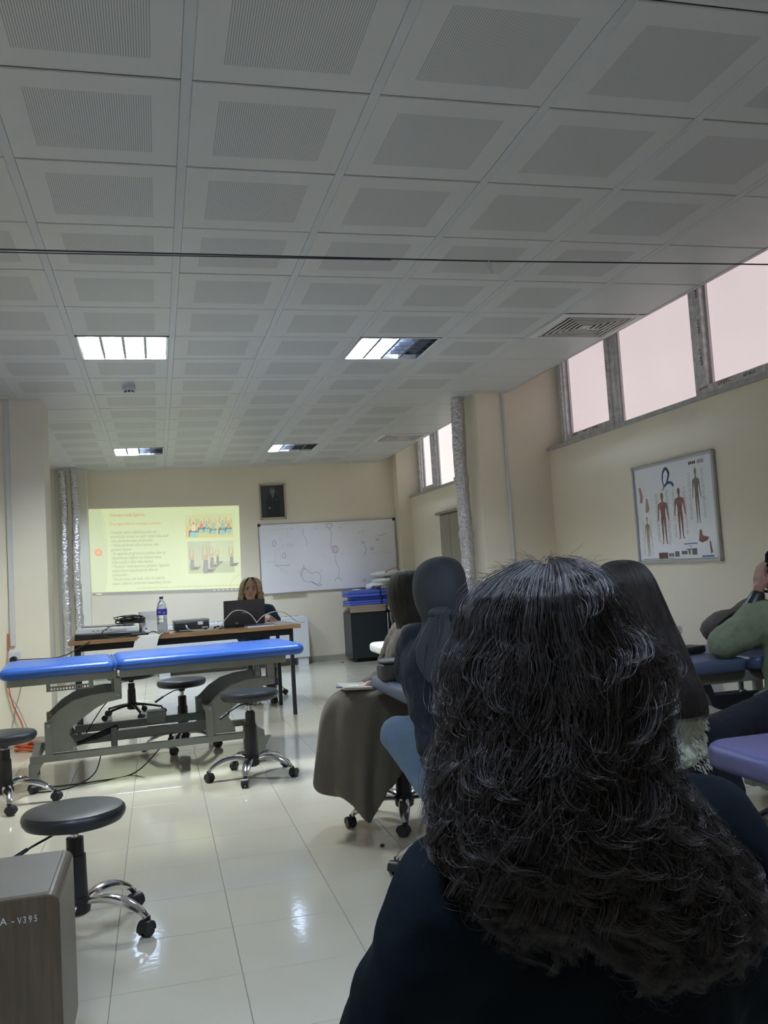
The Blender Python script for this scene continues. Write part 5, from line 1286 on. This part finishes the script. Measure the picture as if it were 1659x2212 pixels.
# frayed threads and hem
V = []; rr2 = []
for k in range(420):
    zz = rng.uniform(.49,.70); sgn = rng.random()
    th = rng.uniform(-1.2,.35) if sgn < .8 else rng.uniform(-2.2,-.6)
    w_ = .19*math.sqrt(max(.05, 1-((zz-.68)/.26)**2)) if zz > .55 else .188
    b0_ = np.array([1.472+w_*math.cos(th), .10+.152*math.sin(th), zz]); dr = np.array([math.cos(th), math.sin(th), -.5+rng.normal()*.5]); L2 = rng.uniform(.005,.014)
    t = np.linspace(0, 1, 5)[:, None]; V.append(b0_+dr*L2*t+np.array([0,0,-.006])*t**2+rng.normal(0,.001,(5,3))); rr2.append(.0011)
strands('frayed_threads', np.array(V), np.array(rr2), mat('cream_thread',(.46,.46,.38),rough=.9), p2)
mb = MB()
for x0_, x1_ in ((1.44,1.40),(1.60,1.64)): mb.cap((x0_,.15,.52),(x1_,.56,.53),.09,.068).cap((x1_,.56,.53),(x1_-.01,.50,.10),.065,.05)
mb.ell((1.52,.12,.50),(.18,.15,.06)); blob('dark_trousers', mb, mat('dark_trouser_cloth',(.010,.010,.018),rough=.9), p2, .014, 4)
rows = [(1.205,1.405,.10,.004,.004),(1.202,1.405,.10,.035,.04),(1.19,1.405,.095,.065,.07),(1.165,1.405,.09,.086,.09),(1.13,1.410,.085,.096,.102),(1.08,1.42,.08,.102,.106),(1.03,1.43,.07,.107,.105),(.98,1.44,.06,.112,.10),(.93,1.45,.045,.115,.10),(.88,1.46,.03,.117,.10),(.83,1.47,.02,.118,.095),(.78,1.48,.0,.120,.09),(.74,1.49,-.01,.120,.085),(.70,1.498,-.015,.115,.08),(.665,1.503,-.018,.108,.075)]
env2 = Env(rows); env2.shell(.93, 40, 40, .97).build('hair_underlayer', M_HAIRB, p2)
def straight(env_, N, K, rho0, rho1, rad, e0, e1, wob=.004, front=None):
    out = []
    for l in range(N):
        th0 = rng.uniform(0, 2*np.pi) if front is None else rng.uniform(*front)
        t = np.linspace(0, 1, K); u0 = rng.uniform(0, .15); u = u0+(rng.uniform(e0, e1)-u0)*t
        th = th0+rng.normal(0, .05)*t; rho = rng.uniform(rho0, rho1); ph = rng.uniform(0, 6.28)
        b_ = env_.at(u, th, rho+.02*np.sin(4*t+ph)*t)
        b_ = b_+wob*t[:, None]*np.stack([np.sin(7*t+ph), np.cos(6*t+ph), 0*t], -1)
        out.append(b_)
    return np.array(out), np.full(N, rad)*rng.uniform(.7, 1.3, N)
a_, r_ = straight(env2, 7000, 18, .93, 1.02, .0006, .93, 1.0); strands('straight_hair', a_, r_, M_HAIR2, p2)

# ---- person in green shirt at right edge
p3 = thing('person', 'person in a sage green shirt, elbow on the slate bed, cut by the right edge', 'person')
mb = MB(); head(mb, (2.60,.80,1.10), .1, (-.75,.65,-.1))
mb.cap((2.60,.76,1.0),(2.58,.70,.93),.05,.055).cap((2.44,.78,.88),(2.62,.52,.88),.06,.06).ell((2.53,.62,.68),(.12,.16,.22)).ell((2.50,.58,.54),(.14,.15,.08))
mb.cap((2.46,.80,.88),(2.27,.84,.79),.045,.036).cap((2.27,.84,.79),(2.44,.80,.99),.036,.026).cap((2.62,.50,.88),(2.66,.36,.68),.045,.036).cap((2.66,.36,.68),(2.55,.60,.78),.036,.026)
mb.cap((2.45,.66,.55),(1.86,.34,.52),.075,.052).cap((1.86,.34,.52),(1.93,.32,.08),.05,.035).cap((2.45,.50,.55),(2.05,.05,.52),.075,.052).cap((2.05,.05,.52),(2.10,.05,.08),.05,.035).cap((1.93,.32,.04),(1.80,.27,.03),.035,.03).cap((2.10,.05,.04),(1.98,0,.03),.035,.03)
hand(mb,(2.455,.795,1.01),(.18,.05,1),(1,0,.2),.95,curl=.3); hand(mb,(2.55,.60,.78),(0,1,0),(0,0,-1),.95,side=-1)
blob('body', mb, M_SKIN, p3, .007, 3)
M_SAGE = mat('sage_cotton', (.24,.29,.19), rough=.85, bump=.4, bscale=40, var=.12, vscale=10)
mb = MB().cap((2.46,.78,.88),(2.62,.52,.88),.095,.095).ell((2.53,.64,.68),(.155,.19,.24)).ell((2.48,.60,.57),(.21,.19,.055)).cap((2.45,.79,.90),(2.29,.84,.80),.095,.075).cap((2.29,.84,.80),(2.40,.81,.90),.07,.05).cap((2.62,.50,.88),(2.66,.36,.68),.08,.06)
blob('green_shirt', mb, M_SAGE, p3, .010, 8, .025, .09)
blob('dark_cuff', MB().cap((2.405,.805,.93),(2.45,.797,1.0),.038,.034), M_BLACKV, p3, .008, 2)
mb = MB().cap((2.45,.66,.53),(1.86,.34,.515),.095,.075).cap((1.86,.34,.515),(1.93,.32,.10),.078,.062).cap((2.45,.50,.53),(2.05,.05,.52),.10,.078).cap((2.05,.05,.52),(2.10,.05,.10),.075,.06).ell((2.47,.58,.52),(.17,.16,.07))
blob('navy_trousers', mb, mat('navy_black_cloth',(.006,.008,.016),rough=.9), p3, .012, 4, .01, .05)
rows = [(1.225,2.60,.79,.004,.004),(1.22,2.60,.79,.04,.04),(1.19,2.60,.785,.08,.08),(1.14,2.61,.78,.095,.095),(1.08,2.62,.775,.100,.098),(1.0,2.63,.75,.10,.09),(.92,2.64,.70,.10,.08)]
Env(rows).shell(1.0, 32, 24, 1).build('dark_hair', M_HAIRB, p3)
for (x, y) in ((1.86,.295),(2.03,.02)):
    mb = MB().ell((x,y,.045),(.12,.045,.045)); blob('shoe', mb, M_BLACKP, p3, .01, 2)

# ---- student in navy headscarf
p4 = thing('person', 'person in a navy grey headscarf, navy cardigan and jeans seen from behind', 'person')
mb = MB(); head(mb, (.945,.76,1.135), .1, (-.75,.7,-.05))
mb.cap((.95,.72,1.05),(.96,.68,.97),.05,.055).cap((.88,.77,.92),(1.06,.61,.92),.05,.05).ell((.95,.68,.76),(.15,.13,.22)).ell((.98,.70,.56),(.15,.14,.08))
mb.cap((.86,.80,.90),(.845,.86,.79),.040,.034).cap((.845,.86,.79),(.98,1.05,.78),.036,.026).cap((1.10,.58,.92),(1.15,.65,.72),.045,.036).cap((1.15,.65,.72),(1.05,.92,.77),.036,.026)
mb.cap((.94,.72,.545),(.755,.86,.56),.078,.056).cap((.755,.86,.56),(.98,.66,.12),.05,.035).cap((1.04,.74,.545),(.93,1.10,.54),.078,.056).cap((.93,1.10,.54),(1.12,.80,.12),.05,.035).cap((.98,.66,.10),(.90,.72,.04),.035,.03).cap((1.12,.80,.10),(1.05,.87,.04),.035,.03)
hand(mb,(.98,1.05,.78),(1,.4,0),(0,0,-1),.95); hand(mb,(1.05,.92,.77),(-.2,1,0),(0,0,-1),.95,side=-1)
blob('body', mb, M_SKIN2, p4, .009, 3)
M_NAVY = mat('navy_knit', (.010,.015,.028), rough=.9, bump=.3, bscale=150, var=.2, vscale=8)
mb = MB().cap((.85,.79,.92),(1.08,.60,.93),.082,.082).ell((.94,.66,.76),(.19,.14,.25)).ell((.95,.66,.57),(.175,.15,.14)).ell((.96,.60,.44),(.13,.10,.16)).ell((.88,.74,.80),(.12,.12,.18)).cap((.84,.81,.91),(.835,.86,.80),.072,.068).cap((.835,.86,.80),(.99,1.0,.79),.056,.048).cap((1.10,.58,.92),(1.15,.66,.72),.08,.065).cap((1.15,.66,.72),(1.06,.86,.77),.06,.045)
blob('navy_cardigan', mb, M_NAVY, p4, .010, 10, .030, .10)
M_JEAN = mat('blue_jeans', (.15,.23,.33), rough=.85, bump=.4, bscale=200, var=.15, vscale=12)
mb = MB().cap((.94,.72,.54),(.765,.86,.555),.095,.075).cap((.765,.86,.555),(.98,.67,.14),.072,.058).cap((1.04,.74,.54),(.93,1.10,.535),.095,.075).cap((.93,1.10,.535),(1.12,.80,.14),.07,.055).ell((.98,.72,.53),(.16,.14,.06))
blob('jeans', mb, M_JEAN, p4, .010, 4, .008, .04)
M_HIJ = mat('slate_scarf', (.036,.042,.050), rough=.8, bump=.6, bscale=22, stretch=(1,1,.25), var=.2, vscale=10)
rr = []; n = 40
hrows = [(1.262,.955,.74,.004,.004),(1.258,.953,.74,.04,.045),(1.24,.95,.74,.075,.085),(1.21,.947,.74,.098,.108),(1.17,.945,.74,.110,.122),(1.12,.945,.738,.115,.125),(1.07,.947,.735,.108,.118),(1.03,.95,.73,.092,.102),(1.00,.952,.72,.088,.096),(.97,.952,.71,.105,.105),(.94,.952,.70,.135,.12),(.91,.952,.69,.15,.125)]
for i_, (z, cx, cy, w_, d_) in enumerate(hrows):
    ring = []
    for k in range(n):
        a = 2*PI*k/n; f = 1+.024*math.sin(4*a+z*22)+.022*math.sin(9*a-z*26)+.012*math.sin(19*a+z*30)
        ring.append((cx+w_*f*math.cos(a), cy+d_*f*math.sin(a), z))
    rr.append(ring)
hj = MB().rings(rr[::-1]).build('headscarf', M_HIJ, p4, angle=80)
hj.modifiers.new('sub','SUBSURF').levels = 1; hj.modifiers['sub'].render_levels = 1
# knotted tail hanging down the back
rr = []
prof = [(1.04,.900,.600,.028,.03),(1.01,.892,.585,.038,.032),(.97,.885,.560,.050,.03),(.93,.880,.535,.062,.028),(.89,.876,.515,.072,.026),(.85,.874,.505,.078,.024),(.82,.877,.500,.076,.020),(.812,.88,.500,.074,.016)]
for (z, cx, cy, w_, d_) in prof:
    rr.append([(cx+w_*math.cos(a)*(1+.05*math.sin(6*a+z*15)), cy+d_*math.sin(a)+.010*math.sin(4*a*1.0+z*9)+.008*math.sin(cx*40+9*math.cos(a)), z+.018*math.cos(a)*(1-(z-.81)*4)) for a in [2*PI*k/28 for k in range(28)]])
MB().rings(rr[::-1]).build('scarf_tail', M_HIJ, p4, angle=80)
rr = []
for (z, cx, cy, w_, d_) in [(1.03,.87,.60,.02,.02),(.98,.850,.58,.034,.022),(.92,.825,.565,.046,.02),(.87,.815,.55,.040,.018),(.81,.825,.54,.026,.014),(.77,.84,.535,.006,.006)]:
    rr.append([(cx+w_*math.cos(a), cy+d_*math.sin(a)+.006*math.sin(3*a+z*20), z) for a in [2*PI*k/20 for k in range(20)]])
MB().rings(rr[::-1]).build('scarf_corner', M_HIJ, p4, angle=80)
MB().ell((.905,.615,1.04),(.055,.035,.028)).build('scarf_knot', M_HIJ, p4)
for (x, y) in ((.95,.68),(1.09,.83)): blob('shoe', MB().cap((x,y,.04),(x-.06,y+.1,.035),.045,.038), M_BLACKP, p4, .01, 2)

# ---- student in brown robe and headscarf
p5 = thing('person', 'person in a long brown robe and ribbed dark brown headscarf writing on their lap', 'person')
mb = MB(); head(mb, (1.06,1.66,1.075), .1, (-.95,.3,-.25))
mb.cap((1.06,1.65,.99),(1.07,1.64,.92),.05,.055).cap((1.06,1.80,.87),(1.06,1.48,.87),.06,.06).ell((1.07,1.64,.70),(.12,.16,.22)).ell((1.02,1.62,.54),(.15,.16,.07))
mb.cap((1.05,1.50,.87),(1.0,1.48,.68),.045,.036).cap((1.0,1.48,.68),(.84,1.56,.665),.036,.026).cap((1.05,1.80,.87),(.98,1.86,.68),.045,.036).cap((.98,1.86,.68),(.82,1.76,.64),.036,.026)
mb.cap((1.0,1.55,.53),(.70,1.55,.53),.078,.058).cap((.70,1.55,.53),(.76,1.57,.10),.05,.035).cap((1.0,1.72,.53),(.70,1.74,.53),.078,.058).cap((.70,1.74,.53),(.80,1.74,.10),.05,.035)
hand(mb,(.84,1.56,.672),(-1,.25,-.1),(.1,.2,-1),.95,curl=.9); hand(mb,(.82,1.76,.64),(-1,-.3,0),(0,0,-1),.95,side=-1)
blob('body', mb, M_SKIN2, p5, .007, 3)
M_ROBE = mat('brown_robe_cloth', (.120,.102,.078), rough=.8, bump=.25, bscale=30, var=.12, vscale=6, sheen=.1)
rr = []; n = 72
def zb_(x): return .02+(1.0*(.735-x) if x < .735 else .95*(x-.735))
tl = [(0,.94,1.63,.15,.13,0,.668),(.05,.885,1.63,.225,.18,.1,.648),(.12,.855,1.63,.245,.20,.3,.60),(.25,.825,1.63,.24,.205,.6,None),(.4,.80,1.625,.228,.205,1,None),(.55,.78,1.62,.215,.20,1.3,None),(.7,.765,1.615,.205,.195,1.6,None),(.85,.752,1.61,.196,.19,1.9,None),(1,.742,1.60,.190,.185,2.1,None)]
for (t_, cx, cy, w_, d_, fo, zf) in tl:
    ring = []
    for k in range(n):
        a = 2*PI*k/n; f = 1+fo*(.050*math.sin(6*a+.8)+.038*math.sin(11*a+2)+.012*math.sin(17*a))
        x = cx+w_*f*math.cos(a); y = cy+d_*f*math.sin(a)
        xb = .742+.19*math.cos(a); z0_ = zb_(xb)+.02*math.sin(5*a)*t_
        z = zf if zf is not None else .60+(z0_-.60)*(t_-.12)/.88
        ring.append((x+.02*math.sin(a*3+z*6)*t_, y, z))
    rr.append(ring)
rb = MB().rings(rr[::-1]).build('robe_skirt', M_ROBE, p5, angle=80)
sb_ = rb.modifiers.new('sub','SUBSURF'); sb_.levels = 1; sb_.render_levels = 2
mb = MB().cap((1.06,1.80,.87),(1.06,1.48,.87),.085,.085).ell((1.07,1.64,.70),(.16,.20,.24)).ell((1.03,1.63,.56),(.19,.20,.09)).cap((1.05,1.50,.86),(1.0,1.47,.69),.085,.085).cap((1.0,1.47,.69),(.865,1.545,.675),.08,.048).cap((1.05,1.80,.86),(.98,1.86,.68),.08,.07).cap((.98,1.86,.68),(.86,1.78,.645),.06,.045)
blob('robe_top', mb, M_ROBE, p5, .009, 4, .022, .06, .008, .02)
M_HIJ2 = mat('ribbed_brown_scarf', (.030,.026,.020), rough=.85, bump=1.0, bscale=60, stretch=(1,1,.12), var=.35, vscale=60)
rr = []
for (z, cx, cy, w_, d_) in [(1.212,1.06,1.64,.004,.004),(1.208,1.06,1.64,.045,.045),(1.19,1.062,1.64,.08,.08),(1.15,1.066,1.64,.108,.102),(1.10,1.07,1.64,.118,.108),(1.05,1.074,1.64,.117,.108),(1.0,1.078,1.64,.106,.102),(.95,1.082,1.64,.092,.10),(.90,1.085,1.64,.085,.11),(.86,1.088,1.64,.088,.12)]:
    rr.append([(cx+w_*(1+.02*math.sin(22*a+z*14))*math.cos(a), cy+d_*(1+.02*math.sin(22*a+z*14))*math.sin(a), z) for a in [2*PI*k/88 for k in range(88)]])
MB().rings(rr[::-1]).build('headscarf', M_HIJ2, p5, angle=80)
tag(MB().box(-.12,.08,-.10,.10,0,.012).build('open_notebook', mat('cream_paper',(.50,.48,.40),rough=.7), smooth=False, bevel=.002), 'notebook lying on the lap of the brown-robed student', 'notebook').matrix_world = Matrix.Translation((.80,1.60,.660)) @ Matrix.Rotation(.06,4,'Y')
tag(MB().tube([(0,0,0),(-.03,0,0),(-.14,0,.004)], [.004,.005,.004], 8).build('ballpoint_pen', mat('violet_pen',(.10,.06,.5),rough=.3)), 'violet ballpoint pen in the hand of the brown-robed student', 'pen').matrix_world = Matrix.Translation((.795,1.57,.672)) 

# ---- lecturer
p6 = thing('person', 'blonde person in a dark teal short-sleeved top behind the laptop', 'person')
fd = (-.10,-1,.10)
mb = MB(); P_, eul_ = head(mb, (.765,6.62,1.095), .1, fd, 1.0, Vector((.10,0,1)))
mb.cap((.765,6.66,1.01),(.77,6.69,.93),.048,.055).cap((.62,6.68,.89),(.93,6.68,.885),.055,.055).ell((.775,6.68,.70),(.155,.11,.22)).ell((.79,6.66,.53),(.16,.14,.07))
mb.cap((.955,6.68,.88),(1.02,6.60,.73),.042,.035).cap((1.02,6.60,.73),(.90,6.36,.83),.033,.024).cap((.60,6.68,.88),(.55,6.60,.74),.042,.035).cap((.55,6.60,.74),(.66,6.36,.83),.033,.024)
mb.cap((.72,6.6,.53),(.70,6.25,.53),.075,.055).cap((.70,6.25,.53),(.70,6.3,.08),.05,.035).cap((.88,6.6,.53),(.90,6.25,.53),.075,.055).cap((.90,6.25,.53),(.90,6.3,.08),.05,.035)
hand(mb,(.90,6.36,.83),(-.3,-1,-.1),(0,0,-1),.9); hand(mb,(.66,6.36,.83),(.3,-1,-.1),(0,0,-1),.9,side=-1)
blob('body', mb, M_SKIN2, p6, .0055, 2)
face_parts(P_, eul_, 1.0, p6, mat('lip_rose',(.36,.12,.10),rough=.4), mat('brow_brown',(.08,.05,.03),rough=.7))
M_TEAL = mat('dark_teal_cotton', (.008,.025,.055), rough=.85, bump=.3, bscale=60)
mb = MB().cap((.63,6.68,.885),(.92,6.68,.88),.07,.07).ell((.775,6.68,.70),(.185,.135,.24)).ell((.79,6.66,.54),(.18,.15,.09)).cap((.945,6.68,.875),(1.0,6.62,.77),.07,.06).cap((.61,6.68,.875),(.56,6.62,.78),.07,.06)
blob('teal_top', mb, M_TEAL, p6, .010, 3, .012, .06)
mb = MB()
for x in (.71,.89): mb.cap((x,6.6,.52),(x,6.25,.52),.088,.068).cap((x,6.25,.52),(x,6.3,.08),.062,.05)
blob('dark_trousers', mb, M_BLACKV, p6, .014, 3)
for x in (.70,.90): blob('shoe', MB().cap((x,6.28,.035),(x,6.15,.03),.04,.032), M_WHITEP if x < .8 else M_BLACKP, p6, .01, 2)
rows = [(1.228,.775,6.64,.004,.004),(1.225,.775,6.64,.035,.045),(1.21,.774,6.645,.07,.085),(1.18,.772,6.65,.095,.105),(1.14,.770,6.655,.108,.108),(1.09,.768,6.66,.115,.105),(1.04,.768,6.67,.120,.10),(1.0,.768,6.68,.126,.095),(.965,.768,6.685,.130,.09),(.94,.768,6.685,.128,.085)]
env6 = Env(rows)
# back cap mesh only where there is no face
def back_shell(env_, rho, th0, th1, n=30, m=24):
    rr = []
    for u in np.linspace(0, 1, m):
        th = np.linspace(th0, th1, n); outer = env_.at(np.full(n, u), th, rho); inner = env_.at(np.full(n, u), th[::-1], rho-.12)
        rr.append([tuple(q) for q in outer]+[tuple(q) for q in inner])
    return MB().rings(rr[::-1])
back_shell(env6, .98, -.62, PI+.62).build('blonde_hair_base', M_HAIR3, p6)
a_, r_ = straight(env6, 2500, 16, .94, 1.04, .0009, .90, 1.0, .005, (-.95, PI+.75)); strands('blonde_hair', a_, r_, M_HAIR3, p6)
fr_ = []
for k in range(260):     # side-parted fringe across the forehead
    t = np.linspace(0, 1, 12); sg = -1 if k < 170 else 1
    w0 = rng.uniform(0, 1)
    xs = .785+sg*(.02+.085*t**.8)*(.55+.45*w0) if sg < 0 else .790+(.015+.085*t**.9)*(.6+.4*w0)
    zz = 1.222-.02*(1-w0)-(.19*t**1.5)*(1 if sg > 0 else .95)
    yy = 6.60-.075*np.sin(np.pi*np.clip(.15+t*.75,0,1))*(.7+.3*w0)+.05*t**2
    fr_.append(np.stack([xs, yy, zz], -1)+rng.normal(0,.0015,(1,3)))
strands('fringe', np.array(fr_), np.full(len(fr_), .0013), M_HAIR3, p6)

bake_text()
